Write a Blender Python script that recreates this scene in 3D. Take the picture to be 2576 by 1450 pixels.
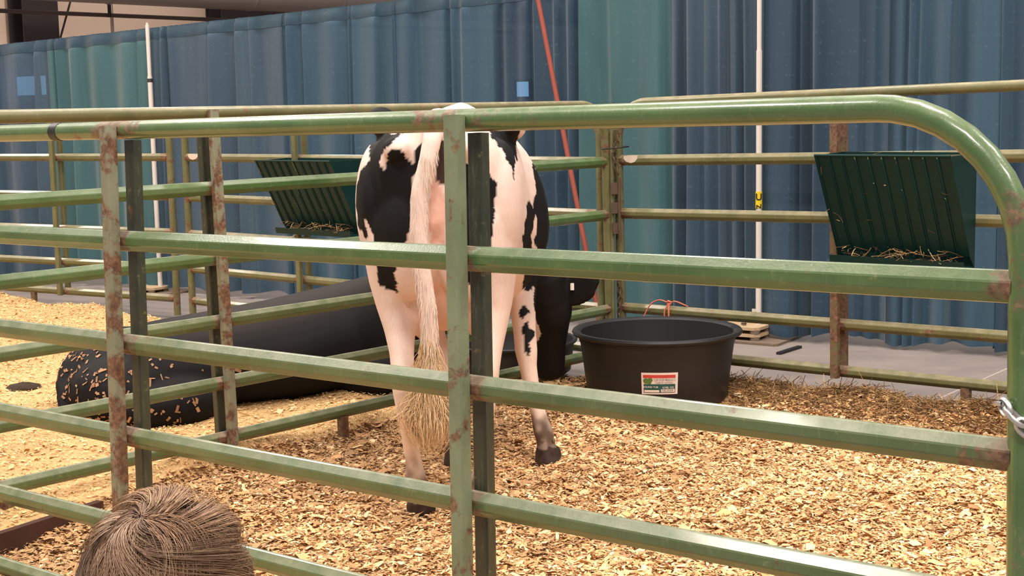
import bpy, math, random
import numpy as np
from mathutils import Vector, Matrix

for o in list(bpy.data.objects):
    bpy.data.objects.remove(o)
SC = bpy.context.scene
C = SC.collection
rng = np.random.default_rng(7)
random.seed(7)

# ------------------------------------------------------------------ camera
FPX, PITCH, ROLL, CAMZ = 3540.94, 0.1252, -0.0193, 1.5407
_fw = np.array([0, math.cos(PITCH), -math.sin(PITCH)])
_up0 = np.array([0, math.sin(PITCH), math.cos(PITCH)])
_rt0 = np.array([1.0, 0, 0])
_rt = math.cos(ROLL) * _rt0 + math.sin(ROLL) * _up0
_up = -math.sin(ROLL) * _rt0 + math.cos(ROLL) * _up0
EYE = np.array([0, 0, CAMZ])
cd = bpy.data.cameras.new('camera')
cd.sensor_width = 36.0
cd.lens = 36.0 * FPX / 2576.0
cd.clip_end = 200
cam = bpy.data.objects.new('camera', cd)
C.objects.link(cam)
m = Matrix.Identity(4)
for i in range(3):
    m[i][0], m[i][1], m[i][2], m[i][3] = _rt[i], _up[i], -_fw[i], EYE[i]
cam.matrix_world = m
SC.camera = cam

def at(px, py, Y):
    """place point seen at photo pixel, Y metres in front of the viewer"""
    d = _fw + _rt * (px - 1288) / FPX - _up * (py - 725) / FPX
    return EYE + d * (Y / d[1])
def on_floor(px, py, z=0.0):
    d = _fw + _rt * (px - 1288) / FPX - _up * (py - 725) / FPX
    return EYE + d * ((z - CAMZ) / d[2])

# ------------------------------------------------------------------ light
SC.view_settings.view_transform = 'Standard'
SC.view_settings.look = 'None'
SC.view_settings.exposure = 0.06
SC.view_settings.gamma = 1.0
SC.view_settings.use_curve_mapping = False
w = bpy.data.worlds.new('hall_light')
SC.world = w
w.use_nodes = True
bg = w.node_tree.nodes['Background']
bg.inputs[0].default_value = (1.0, 0.95, 0.93, 1)
bg.inputs[1].default_value = 0.42
def lamp(name, loc, target, size, power, col):
    l = bpy.data.lights.new(name, 'AREA')
    l.shape = 'SQUARE'
    l.size = size
    l.energy = power
    l.color = col
    o = bpy.data.objects.new(name, l)
    C.objects.link(o)
    o.location = loc
    d = Vector(target) - Vector(loc)
    o.rotation_euler = d.to_track_quat('-Z', 'Y').to_euler()
    return o
WARM = (1.0, 0.915, 0.83)
for (lx, ly, pw) in ((-6.6, 7.4, 460), (-4.5, 2.5, 400), (1.0, 3.2, 430), (6.0, 3.0, 380), (-.6, 8.8, 170), (-5.2, 10.6, 240), (2.0, 9.0, 170), (-1.0, -2.5, 430), (5.0, -2.5, 330), (-4.0, 19.0, 520), (-11.0, 14.0, 380)):  # unseen overhead hall lamps; some added only to brighten wall and back-left floor
    lamp('high_bay_and_fill_light', (lx, ly, 7.6), (lx, ly, 0), .9 if pw < 200 else 1.5, pw, WARM)

# ------------------------------------------------------------------ mesh helpers
class MB:
    def __init__(self):
        self.v = []; self.f = []; self.n = 0; self.att = []
    def add(self, V, F, a=None):
        V = np.asarray(V, float).reshape(-1, 3)
        self.v.append(V)
        self.f += [tuple(int(i) + self.n for i in q) for q in F]
        self.att.append(np.zeros(len(V)) if a is None else np.asarray(a, float))
        self.n += len(V)
        return self
    def box(self, c, s, ax=None):
        """box at centre c with full sizes s along axes ax (rows)"""
        A = np.eye(3) if ax is None else np.asarray(ax, float)
        h = np.array(s) / 2
        V = [np.array(c) + A.T @ (h * np.array([i, j, k])) for i in (-1, 1) for j in (-1, 1) for k in (-1, 1)]
        return self.add(V, [(0, 1, 3, 2), (4, 6, 7, 5), (0, 4, 5, 1), (2, 3, 7, 6), (0, 2, 6, 4), (1, 5, 7, 3)])
    def cbox(self, c, s, ax=None, b=0.006):
        """box with chamfered vertical edges"""
        A = np.eye(3) if ax is None else np.asarray(ax, float)
        x, y, z = np.array(s) / 2
        P = [(x - b, -y), (x, -y + b), (x, y - b), (x - b, y), (-x + b, y), (-x, y - b), (-x, -y + b), (-x + b, -y)]
        V = [np.array(c) + A.T @ np.array([p[0], p[1], zz]) for zz in (-z, z) for p in P]
        F = [(i, (i + 1) % 8, 8 + (i + 1) % 8, 8 + i) for i in range(8)] + [tuple(range(7, -1, -1)), tuple(range(8, 16))]
        return self.add(V, F)
    def sweep(self, path, sec, side=None, caps=True, scale=None, att=None):
        """sweep 2-D section (a along side, b along up) along a path"""
        P = np.asarray(path, float)
        n = len(P)
        T = np.zeros_like(P)
        T[1:-1] = P[2:] - P[:-2]; T[0] = P[1] - P[0]; T[-1] = P[-1] - P[-2]
        T /= np.linalg.norm(T, axis=1)[:, None] + 1e-12
        sec = np.asarray(sec, float)
        M = len(sec)
        V = []
        if side is None:
            ref = np.array([0, 0, 1.0]) if abs(T[0][2]) < .9 else np.array([1.0, 0, 0])
            s = np.cross(T[0], ref); s /= np.linalg.norm(s)
        for i in range(n):
            if side is not None:
                s = np.asarray(side, float); s = s - T[i] * (s @ T[i]); s /= np.linalg.norm(s)
            else:
                s = s - T[i] * (s @ T[i]); s /= np.linalg.norm(s) + 1e-12
            u = np.cross(s, T[i])
            k = np.ones(2) if scale is None else np.asarray(scale[i], float) * np.ones(2)
            for a, b in sec:
                V.append(P[i] + s * a * k[0] + u * b * k[1])
        F = []
        for i in range(n - 1):
            for j in range(M):
                k2 = (j + 1) % M
                F.append((i * M + j, i * M + k2, (i + 1) * M + k2, (i + 1) * M + j))
        if caps:
            F.append(tuple(range(M - 1, -1, -1))); F.append(tuple((n - 1) * M + j for j in range(M)))
        A = None if att is None else np.repeat(att, M)
        return self.add(V, F, A)
    def tube(self, path, r, k=10, **kw):
        sec = [(r * math.cos(2 * math.pi * i / k), r * math.sin(2 * math.pi * i / k)) for i in range(k)]
        return self.sweep(path, sec, **kw)
    def rings(self, R, k=24):
        """loft closed rings: list of (k,3) arrays, capped with fans"""
        n = len(R)
        V = np.concatenate(R)
        k = len(R[0])
        F = [(i * k + j, i * k + (j + 1) % k, (i + 1) * k + (j + 1) % k, (i + 1) * k + j) for i in range(n - 1) for j in range(k)]
        F += [tuple(range(k - 1, -1, -1)), tuple((n - 1) * k + j for j in range(k))]
        return self.add(V, F)
    def lathe(self, prof, c, k=48):
        V = [(c[0] + r * math.cos(2 * math.pi * j / k), c[1] + r * math.sin(2 * math.pi * j / k), c[2] + z) for r, z in prof for j in range(k)]
        F = [(i * k + j, i * k + (j + 1) % k, (i + 1) * k + (j + 1) % k, (i + 1) * k + j) for i in range(len(prof) - 1) for j in range(k)]
        return self.add(V, F)

ORG = {}
def tag(o, label=None, cat=None, group=None, kind=None):
    if label: o['label'] = label
    if cat: o['category'] = cat
    if group: o['group'] = group
    if kind: o['kind'] = kind
    return o
def thing(name, loc, label, cat, group=None):
    o = bpy.data.objects.new(name, None)
    C.objects.link(o)
    o.empty_display_size = 0.1
    o.location = loc
    ORG[o.name] = np.array(loc, float)
    return tag(o, label, cat, group)
def build(mb, name, mat, parent=None, smooth=None, loc=None):
    """link the collected geometry (world coordinates) as ONE mesh object"""
    V = np.concatenate(mb.v)
    if parent is not None:
        org = ORG[parent.name]
    else:
        org = np.array(loc if loc is not None else [(V[:, 0].min() + V[:, 0].max()) / 2, (V[:, 1].min() + V[:, 1].max()) / 2, V[:, 2].min()])
    me = bpy.data.meshes.new(name)
    me.from_pydata((V - org).tolist(), [], mb.f)
    me.validate()
    if smooth is not None:
        me.polygons.foreach_set('use_smooth', [True] * len(me.polygons))
        if smooth < 179:
            me.set_sharp_from_angle(angle=math.radians(smooth))
    A = np.concatenate(mb.att)
    if A.any():
        a = me.attributes.new('joint', 'FLOAT', 'POINT')
        a.data.foreach_set('value', A.astype(np.float32))
    if mat: me.materials.append(mat)
    o = bpy.data.objects.new(name, me)
    C.objects.link(o)
    if parent is not None:
        o.parent = parent
        if parent.type == 'EMPTY' or True:
            ORG[o.name] = org
    else:
        o.location = org
        ORG[o.name] = org
    return o
def raw(name, V, F, mat, parent=None, col=None, smooth=False, org=(0, 0, 0)):
    """fast mesh from arrays; F (n,k) with constant k; col per-vertex rgb"""
    me = bpy.data.meshes.new(name)
    V = np.asarray(V, np.float32) - np.asarray(org, np.float32); F = np.asarray(F, np.int32)
    me.vertices.add(len(V)); me.vertices.foreach_set('co', V.ravel())
    k = F.shape[1]
    me.loops.add(F.size); me.loops.foreach_set('vertex_index', F.ravel())
    me.polygons.add(len(F))
    me.polygons.foreach_set('loop_start', np.arange(0, F.size, k, dtype=np.int32))
    me.polygons.foreach_set('loop_total', np.full(len(F), k, np.int32))
    me.update(calc_edges=True)
    if smooth: me.polygons.foreach_set('use_smooth', [True] * len(F))
    if col is not None:
        a = me.attributes.new('tint', 'FLOAT_COLOR', 'POINT')
        c4 = np.ones((len(V), 4), np.float32); c4[:, :3] = col
        a.data.foreach_set('color', c4.ravel())
    if mat: me.materials.append(mat)
    o = bpy.data.objects.new(name, me)
    C.objects.link(o)
    if parent is not None: o.parent = parent
    else: o.location = org
    ORG[o.name] = np.array(org, float)
    return o

def lin(c):
    return tuple((x / 12.92 if x <= .04045 else ((x + .055) / 1.055) ** 2.4) for x in c)
def rgb(r, g, b):
    return lin((r / 255, g / 255, b / 255)) + (1,)

_perm = np.random.default_rng(3).random((256, 256))
def vnoise(x, y, seed=0):
    x = np.asarray(x, float) + seed * 17.3; y = np.asarray(y, float) + seed * 9.7
    xi = np.floor(x).astype(int); yi = np.floor(y).astype(int)
    fx = x - xi; fy = y - yi
    fx = fx * fx * (3 - 2 * fx); fy = fy * fy * (3 - 2 * fy)
    g = lambda a, b: _perm[a % 256, b % 256]
    return (g(xi, yi) * (1 - fx) + g(xi + 1, yi) * fx) * (1 - fy) + (g(xi, yi + 1) * (1 - fx) + g(xi + 1, yi + 1) * fx) * fy

# ------------------------------------------------------------------ material helpers
class NT:
    def __init__(s, name):
        s.m = bpy.data.materials.new(name); s.m.use_nodes = True
        s.t = s.m.node_tree
        s.p = s.t.nodes['Principled BSDF']; s.out = s.t.nodes['Material Output']
    def add(s, typ, ins=None, **props):
        n = s.t.nodes.new('ShaderNode' + typ)
        for k, v in props.items(): setattr(n, k, v)
        for k, v in (ins or {}).items(): s.set(n, k, v)
        return n
    def set(s, n, k, v):
        i = n.inputs[k]
        if isinstance(v, bpy.types.NodeSocket): s.t.links.new(v, i)
        else:
            if hasattr(i.default_value, '__len__') and not hasattr(v, '__len__'): v = (v,) * len(i.default_value)
            i.default_value = v
    def pos(s): return s.add('NewGeometry').outputs['Position']
    def obj(s): return s.add('TexCoord').outputs['Object']
    def noise(s, vec, scale, detail=4, rough=.6, dist=0):
        return s.add('TexNoise', {'Vector': vec, 'Scale': scale, 'Detail': detail, 'Roughness': rough, 'Distortion': dist}).outputs['Fac']
    def scale(s, vec, sc):
        return s.add('Mapping', {'Vector': vec, 'Scale': sc}).outputs[0]
    def ramp(s, fac, stops, interp='LINEAR'):
        n = s.add('ValToRGB', {0: fac}); cr = n.color_ramp; cr.interpolation = interp
        while len(cr.elements) < len(stops): cr.elements.new(.5)
        for e, (p, c) in zip(cr.elements, stops):
            e.position = p; e.color = c if hasattr(c, '__len__') else (c, c, c, 1)
        return n.outputs[0]
    def mix(s, fac, a, b, blend='MIX'):
        n = s.add('Mix', data_type='RGBA', blend_type=blend)
        s.set(n, 0, fac); s.set(n, 6, a); s.set(n, 7, b)
        return n.outputs[2]
    def math(s, op, a, b=0.0):
        n = s.add('Math', operation=op); s.set(n, 0, a); s.set(n, 1, b); return n.outputs[0]
    def attr(s, name, out='Fac'): return s.add('Attribute', attribute_name=name).outputs[out]
    def bump(s, h, strength=.3, dist=.01):
        b = s.add('Bump', {'Height': h, 'Strength': strength, 'Distance': dist}); s.set(s.p, 'Normal', b.outputs[0]); return b
    def fin(s, col=None, rough=None, metal=None, spec=None):
        if col is not None: s.set(s.p, 'Base Color', col)
        if rough is not None: s.set(s.p, 'Roughness', rough)
        if metal is not None: s.set(s.p, 'Metallic', metal)
        if spec is not None: s.set(s.p, 'Specular IOR Level', spec)
        return s.m

def plain(name, col, rough=.6, spec=.5, var=.12, sc=20, metal=0.0):
    t = NT(name)
    n = t.noise(t.pos(), sc, 5)
    c = t.mix(n, tuple(x * (1 - var) for x in col[:3]) + (1,), tuple(min(1, x * (1 + var)) for x in col[:3]) + (1,))
    return t.fin(c, rough, metal, spec)

def paint(name, green, green2, rust_lo, dust_light, jw=.9, rough=.24, coat=0.0, dust_lightcol=(176, 178, 146)):
    """weathered enamel on steel: green coat, rust patches, dust and painted light on top"""
    t = NT(name)
    P = t.pos()
    base = t.mix(t.ramp(t.noise(P, 5, 5), [(.3, 0.0), (.7, 1.0)]), green, green2)
    scuff = t.ramp(t.noise(P, 38, 8, .7), [(.60, 0.0), (.72, 1.0)])
    base = t.mix(t.math('MULTIPLY', scuff, .45), base, rgb(150, 150, 105))
    streak = t.ramp(t.noise(t.scale(P, (110, 110, 16)), 1.0, 4), [(.55, 0.0), (.75, 1.0)])
    base = t.mix(t.math('MULTIPLY', streak, .12), base, rgb(160, 165, 130))
    rn = t.noise(P, 13, 9, .68, .3)
    j = t.attr('joint')
    rsum = t.math('ADD', rn, t.math('MULTIPLY', j, .33 * jw))
    rmask = t.ramp(rsum, [(rust_lo, 0.0), (rust_lo + .09, 1.0)])
    rcol = t.ramp(t.noise(P, 55, 6, .7), [(.3, rgb(66, 44, 33)), (.5, rgb(104, 74, 54)), (.72, rgb(146, 112, 82))])
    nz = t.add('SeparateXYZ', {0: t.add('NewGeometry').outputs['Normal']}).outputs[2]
    dm = t.math('MULTIPLY', t.ramp(nz, [(.25, 0.0), (.9, 1.0)]), t.ramp(t.noise(P, 17, 6), [(.35, .25), (.7, 1.0)]))  # settled dust plus painted light, paler on up-facing facets
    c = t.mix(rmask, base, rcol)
    c = t.mix(t.math('MULTIPLY', dm, dust_light), c, rgb(*dust_lightcol))
    ro = t.math('ADD', rough, t.math('MULTIPLY', rmask, .4))
    ro = t.math('ADD', ro, t.math('MULTIPLY', t.noise(P, 45, 3), .14))
    t.bump(t.math('ADD', t.noise(P, 150, 4), t.math('MULTIPLY', rmask, .6)), .12, .004)
    t.set(t.p, 'Coat Weight', coat); t.set(t.p, 'Coat Roughness', .09)
    return t.fin(c, ro, 0.0, .5)

M = {}
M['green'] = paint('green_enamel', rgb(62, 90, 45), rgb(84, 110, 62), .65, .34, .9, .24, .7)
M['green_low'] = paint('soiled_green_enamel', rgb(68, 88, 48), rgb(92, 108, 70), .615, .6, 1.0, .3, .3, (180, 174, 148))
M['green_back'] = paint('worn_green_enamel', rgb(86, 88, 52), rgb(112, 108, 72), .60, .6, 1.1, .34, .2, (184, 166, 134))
M['rusty'] = paint('rusty_green_enamel', rgb(98, 110, 82), rgb(124, 134, 106), .54, .3, 1.0, .4)
M['half_rust'] = paint('half_rusted_enamel', rgb(112, 114, 92), rgb(134, 134, 112), .475, .2, 1.0, .4)
M['olive'] = paint('olive_enamel', rgb(86, 106, 66), rgb(110, 130, 86), .585, .3, 1.0, .38)
M['brown_rust'] = paint('mostly_rust', rgb(110, 92, 66), rgb(104, 100, 70), .40, .2)
M['dark_stay'] = paint('dark_channel', rgb(40, 48, 38), rgb(58, 60, 44), .62, .2, .5)
M['feeder'] = plain('dark_green_sheet', rgb(7, 44, 41), .5, .25, .3, 9)

def octa(hd, hh, c):
    return [(hd, -hh + c), (hd, hh - c), (hd - c * .9, hh), (-hd + c * .9, hh), (-hd, hh - c), (-hd, -hh + c), (-hd + c * .9, -hh), (hd - c * .9, -hh)]

# ------------------------------------------------------------------ floor and hall
t = NT('concrete')
P = t.pos()
c = t.ramp(t.noise(P, 1.6, 8, .62), [(.3, rgb(122, 113, 110)), (.7, rgb(146, 134, 128))])
c = t.mix(t.math('MULTIPLY', t.ramp(t.noise(t.scale(P, (1, 3.5, 1)), 2.0, 6, .6, .8), [(.5, 0.0), (.75, 1.0)]), .3), c, rgb(164, 150, 140))
c = t.mix(t.math('MULTIPLY', t.ramp(t.noise(P, 9, 8, .7), [(.55, 0.0), (.7, 1.0)]), .3), c, rgb(108, 102, 99))
M['concrete'] = t.fin(c, .75, 0, .3)
mb = MB().add([(-30, -6, 0), (30, -6, 0), (30, 45, 0), (-30, 45, 0)], [(0, 1, 2, 3)])
fl = build(mb, 'floor', M['concrete'], loc=(0, 0, 0)); tag(fl, 'grey concrete floor of the hall', kind='structure')

ja_ = on_floor(2324, 1020); jb_ = on_floor(2600, 899)
dj = (jb_ - ja_) / np.linalg.norm(jb_ - ja_)
jo = build(MB().box((ja_ + jb_) / 2 + np.array([0, 0, .0005]), (np.linalg.norm(jb_ - ja_) + 3, .012, .001), [dj, np.cross([0, 0, 1], dj), (0, 0, 1)]), 'floor_joint', plain('pale_joint_filler', rgb(176, 164, 154), .8), fl)
E1 = np.array([.7803, -.6255, 0])      # along the front panel
E2 = np.array([.6735, .7392, 0])       # along the divider, into the picture
# far wall behind the drape line, runs along E2
W0 = np.array([-8.1, 24.0, 0.0])
M['wall'] = plain('beige_wall_board', rgb(222, 194, 174), .85, .2, .05, 3)
mb = MB()
nW = np.array([-.7392, .6735, 0])
mb.box(W0 + E2 * 8 + nW * .15 + np.array([0, 0, 4]), (60, .1, 8), [E2, nW, (0, 0, 1)])
tag(build(mb, 'wall_back', M['wall']), 'beige wall board of the hall above the drapes', kind='structure')
# ------------------------------------------------------------------ bedding
BND = np.array([(-5.05, -1.88), (-2.45, 3.4), (-1.80, 4.72), (-1.27, 5.85), (-.66, 6.62), (0, 7.3), (.52, 7.93), (.8, 8.4), (2.5, 10.8)])
def sdist(x, y):
    """signed distance to the bedding boundary, + on the left (sawdust) side"""
    best = np.full(np.shape(x), 1e9); sg = np.zeros(np.shape(x))
    for a, b in zip(BND[:-1], BND[1:]):
        d = b - a; L2 = d @ d
        tt = np.clip(((x - a[0]) * d[0] + (y - a[1]) * d[1]) / L2, 0, 1)
        ex = x - a[0] - tt * d[0]; ey = y - a[1] - tt * d[1]
        dd = np.hypot(ex, ey)
        s = np.sign(d[0] * (y - a[1]) - d[1] * (x - a[0]))
        m_ = dd < best
        best = np.where(m_, dd, best); sg = np.where(m_, s, sg)
    return best * sg
B0 = np.array([.5986, 7.9645]); Bd = np.array([.7410, -.6715])
def backdist(x, y):
    """distance in front of the back panel line (positive = inside the pens)"""
    nx, ny = -Bd[1], Bd[0]
    return -((x - B0[0]) * nx + (y - B0[1]) * ny)
def height(x, y):
    s = sdist(x, y)
    k = np.clip(s / .10 + .3, 0, 1); k = k * k * (3 - 2 * k)
    z = .045 + .045 * k
    z = z + (vnoise(x * 2.2, y * 2.2, 1) - .5) * .035 + (vnoise(x * 7, y * 7, 2) - .5) * .022 + (vnoise(x * 19, y * 19, 4) - .5) * .012
    # humps where the bedding was kicked together on the sawdust side
    z = z + k * (vnoise(x * 3.2, y * 3.2, 5) ** 3) * .05
    bd = backdist(x, y)
    # hay heap against the back panel
    ha = np.clip((x - .95) / .5, 0, 1) * np.exp(-((bd - .12) / .2) ** 2) * (s < 0)
    z = z + ha * (.05 + .06 * vnoise(x * 5, y * 5, 8))
    edge = np.clip((bd + .10 + .22 * (vnoise(x * 3, y * 3, 6) - .5)) / .22, 0, 1)
    lf = np.clip((bd - .28 + .4 * (vnoise(x * 2.0, y * 2.0, 9) - .5)) / .3, 0, 1)
    e = np.where(s > 0, lf, edge)
    return z * e - .012 * (1 - e)

def bedding_material(name, c1, c2, c3, sc):
    t = NT(name)
    P = t.pos()
    v = t.add('TexVoronoi', {'Vector': P, 'Scale': sc}, feature='F1')
    c = t.mix(t.ramp(v.outputs['Color'], [(.1, 0.0), (.9, 1.0)]), c1, c2)
    c = t.mix(t.ramp(t.noise(P, 3.5, 6, .6), [(.45, 0.0), (.75, .55)]), c, c3)
    h = t.math('ADD', t.noise(P, sc * .8, 5), v.outputs['Distance'])
    t.bump(h, .8, .01)
    return t.fin(c, .9, 0, .15)
M['sawdust'] = bedding_material('pale_sawdust', rgb(214, 168, 112), rgb(240, 200, 146), rgb(176, 132, 86), 160)
M['shavings'] = bedding_material('trodden_shavings', rgb(196, 150, 100), rgb(226, 182, 128), rgb(160, 120, 80), 90)
xs = np.arange(-7.0, 4.2, .035); ys = np.arange(2.6, 13.2, .035)
X, Y = np.meshgrid(xs, ys, indexing='ij')
S = sdist(X, Y); BD = backdist(X, Y); Z = height(X, Y)
idx = np.arange(X.size).reshape(X.shape)
Q = np.stack([idx[:-1, :-1], idx[1:, :-1], idx[1:, 1:], idx[:-1, 1:]], -1).reshape(-1, 4)
sc_ = S[:-1, :-1].ravel(); bc_ = BD[:-1, :-1].ravel()
GV = np.stack([X.ravel(), Y.ravel(), Z.ravel()], 1)
def submesh(name, mask, mat, label):
    q = Q[mask]
    u, inv = np.unique(q.ravel(), return_inverse=True)
    o = raw(name, GV[u], inv.reshape(-1, 4), mat, smooth=True)
    return tag(o, label, 'bedding', kind='stuff')
submesh('sawdust_bedding', (sc_ > 0) & (bc_ > -.05), M['sawdust'], 'fine pale yellow sawdust bedding in the left pen around the lying black cow')
submesh('shavings_bedding', (sc_ <= 0) & (bc_ > -.4), M['shavings'], 'trodden wood shavings covering the ground of the right pen')

t = NT('wood_chip')
P = t.pos()
c = t.mix(t.math('MULTIPLY', t.noise(P, 240, 3), .5), t.attr('tint', 'Color'), rgb(196, 140, 88))
M['chip'] = t.fin(c, .7, 0, .25)

def project(Pw):
    q = Pw - EYE
    d = q @ _fw
    return 1288 + FPX * (q @ _rt) / d, 725 - FPX * (q @ _up) / d, d
def flakes(name, n, test, size, pal, label, lift=.012, seed=1, fade=None):
    r = np.random.default_rng(seed)
    x = r.uniform(-5.5, 3.9, n * 6); y = r.uniform(3.0, 12.4, n * 6)
    P_ = np.stack([x, y, np.zeros_like(x) + .04], 1)
    u, v, d = project(P_)
    ok = (u > -160) & (u < 2740) & (v < 1640) & test(x, y)
    x, y = x[ok][:n], y[ok][:n]
    k = len(x)
    z = height(x, y) + r.uniform(0, lift, k)
    L = size * r.lognormal(0, .42, k); Wd = L * r.uniform(.28, .7, k)
    yaw = r.uniform(0, 2 * np.pi, k); pit = r.normal(0, .24, k); rol = r.normal(0, .28, k); curl = r.uniform(-.1, .45, k)
    base = np.array([(-.5, -.5, 0), (0, -.42, 1), (.5, -.28, 0), (.42, .36, 0), (0, .5, 1), (-.5, .3, 0)])
    lx = base[:, 0][None] * L[:, None]; ly = base[:, 1][None] * Wd[:, None]; lz = base[:, 2][None] * (curl * L * .35)[:, None]
    jit = r.normal(0, .09, (2, k, 6)); lx += jit[0] * L[:, None]; ly += jit[1] * Wd[:, None]
    cr, sr = np.cos(rol)[:, None], np.sin(rol)[:, None]
    ly, lz = ly * cr - lz * sr, ly * sr + lz * cr
    cp, sp = np.cos(pit)[:, None], np.sin(pit)[:, None]
    lx, lz = lx * cp - lz * sp, lx * sp + lz * cp
    cy, sy = np.cos(yaw)[:, None], np.sin(yaw)[:, None]
    V = np.stack([x[:, None] + lx * cy - ly * sy, y[:, None] + lx * sy + ly * cy, z[:, None] + lz + .003], -1).reshape(-1, 3)
    b = np.arange(k)[:, None] * 6
    F = np.concatenate([b + np.array([0, 1, 4, 5]), b + np.array([1, 2, 3, 4])])
    pal = np.array([lin(np.array(p) / 255) for p in pal])
    ci = r.integers(0, len(pal), k)
    col = pal[ci] * r.uniform(.8, 1.15, (k, 1))
    if fade is not None: col = fade(x, y, col, r)
    o = raw(name, V, F, M['chip'], col=np.repeat(np.clip(col, 0, 1), 6, 0))
    return tag(o, label, 'wood shavings', kind='stuff')
def browner(x, y, col, r):
    """darker shavings near the divider and by the hooves, paler ones towards the front right"""
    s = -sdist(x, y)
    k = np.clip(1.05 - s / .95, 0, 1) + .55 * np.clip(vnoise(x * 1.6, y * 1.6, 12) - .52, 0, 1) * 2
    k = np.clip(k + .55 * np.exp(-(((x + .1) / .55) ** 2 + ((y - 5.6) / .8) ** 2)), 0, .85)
    brownish = np.array(lin((.70, .56, .40)))
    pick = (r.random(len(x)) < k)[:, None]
    return np.where(pick, brownish * r.uniform(.62, 1.2, (len(x), 1)), col)
SHAV = [(246, 208, 158), (240, 196, 140), (232, 182, 124), (250, 224, 182), (224, 168, 112), (238, 196, 146), (212, 160, 110), (248, 216, 170), (186, 138, 98)]
flakes('wood_shavings', 230000, lambda x, y: (sdist(x, y) < .03) & (backdist(x, y) > .12), .0165, SHAV, 'loose curled pale wood shavings strewn over the right pen', .016, 1, browner)
flakes('sawdust_flakes', 46000, lambda x, y: (sdist(x, y) > -.02) & (backdist(x, y) > .25), .0115,
       [(250, 212, 150), (240, 196, 132), (246, 206, 142), (252, 224, 172), (214, 168, 112)], 'fine light sawdust flakes on the left pen bedding', .006, 2)

# ------------------------------------------------------------------ corral panels
HR = [1.5397, 1.2231, .9251, .6549, .3879, .1486]
def soften(sec, r):
    out = []
    for i, p in enumerate(sec):
        p = np.array(p); a = np.array(sec[i - 1]) - p; b = np.array(sec[(i + 1) % len(sec)]) - p
        out += [tuple(p + a / np.linalg.norm(a) * r), tuple(p + b / np.linalg.norm(b) * r)]
    return out
SEC_RAIL = soften(octa(.0225, .0295, .019), .0022)
def corral_panel(P0, P1, label, dz=0, slope=0, lean=0, shear=0, stays=(.333, .667), mats=None, R=.2, feet=(.22, .78), group='green livestock panels'):
    """bent tube frame, five octagonal rails, paired stays in front of and behind the rails, short feet"""
    mats = mats or {}
    P0 = np.array([P0[0], P0[1], 0.0]); P1 = np.array([P1[0], P1[1], 0.0])
    L = np.linalg.norm(P1 - P0); e = (P1 - P0) / L; n = np.array([-e[1], e[0], 0])
    def pt(s, z, off=0.0):
        return P0 + e * (s + shear * z) + n * (lean * z + off) + np.array([0, 0, z + dz + slope * s / L])
    o = thing('corral_panel', P0, label, 'livestock panel', group)
    side = n
    # frame: end post, bend, top rail, bend, end post
    top = HR[0]
    path = [(.0, .02)] + [(0, z) for z in HR[:0:-1]] + [(0, top - R)]
    path += [(R - R * math.cos(a), top - R + R * math.sin(a)) for a in np.linspace(.12, math.pi / 2, 9)]
    path += [(s, top) for s in np.linspace(R, L - R, 14)[1:]]
    path += [(L - R + R * math.sin(a), top - R + R * math.cos(a)) for a in np.linspace(.12, math.pi / 2, 9)]
    path += [(L, z) for z in HR[1:]] + [(L, .02)]
    pts = [pt(s, z) for s, z in path]
    ss = [s for s, z in path]
    ja = np.array([max([math.exp(-((s - t_ * L) / .05) ** 2) for t_ in stays] + [.22 if (s < .02 or s > L - .02) else 0]) for s in ss])
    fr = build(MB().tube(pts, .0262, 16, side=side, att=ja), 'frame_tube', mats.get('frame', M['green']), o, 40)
    rails = []
    for k, z in enumerate(HR[1:]):
        sp = sorted(set(list(np.linspace(0.015, L - .015, 60)) + [t_ * L + d for t_ in stays for d in (-.05, -.03, 0, .03, .05)]))
        ja = np.array([max([math.exp(-((s - t_ * L) / .055) ** 2) for t_ in stays] + [math.exp(-(s / .07) ** 2), math.exp(-((L - s) / .07) ** 2)]) for s in sp])
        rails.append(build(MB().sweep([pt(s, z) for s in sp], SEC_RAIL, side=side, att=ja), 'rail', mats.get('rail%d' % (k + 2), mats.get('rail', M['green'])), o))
    for i, t_ in enumerate(stays):
        s = t_ * L
        for j, off in enumerate((-.042, .042)):
            zz = [HR[5] - .03, .3, .6, .9, 1.2, top + (.012 if off * mats.get('near', -1) > 0 else -.03)]
            sec = octa(.0175, .0205, .004)
            pth = [pt(s, z, off) for z in zz]
            build(MB().sweep(pth, sec, side=side), 'stay', mats.get('stay%d%d' % (i, j), mats.get('stay', M['olive'])), o, 30)
    for t_ in feet:
        s = t_ * L
        build(MB().sweep([pt(s, HR[5] - .02), np.array([*pt(s, 0)[:2], .0])], octa(.018, .022, .004), side=side), 'foot', M['brown_rust'], o, 30)
    o['_len'] = L
    return o, pt, L, fr, rails
def strip(o):
    if '_len' in o: del o['_len']

FA, FB = (-2.1363, 4.7836), (.8884, 2.3591)
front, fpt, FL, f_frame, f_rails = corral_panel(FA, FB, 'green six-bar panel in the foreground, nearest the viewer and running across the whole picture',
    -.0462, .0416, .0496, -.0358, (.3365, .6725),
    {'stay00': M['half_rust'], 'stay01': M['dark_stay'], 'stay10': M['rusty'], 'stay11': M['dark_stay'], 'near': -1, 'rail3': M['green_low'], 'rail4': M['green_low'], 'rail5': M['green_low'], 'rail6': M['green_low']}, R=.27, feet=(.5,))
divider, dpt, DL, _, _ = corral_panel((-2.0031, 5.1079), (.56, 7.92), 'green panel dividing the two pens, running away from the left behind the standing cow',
    .0157, .0078, .0113, -.0108, (.298, .66), {'frame': M['green_back'], 'stay00': M['half_rust'], 'stay01': M['dark_stay'], 'near': -1, 'rail4': M['green_low'], 'rail5': M['green_low'], 'rail6': M['green_low']}, feet=(.03, .47))
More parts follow.
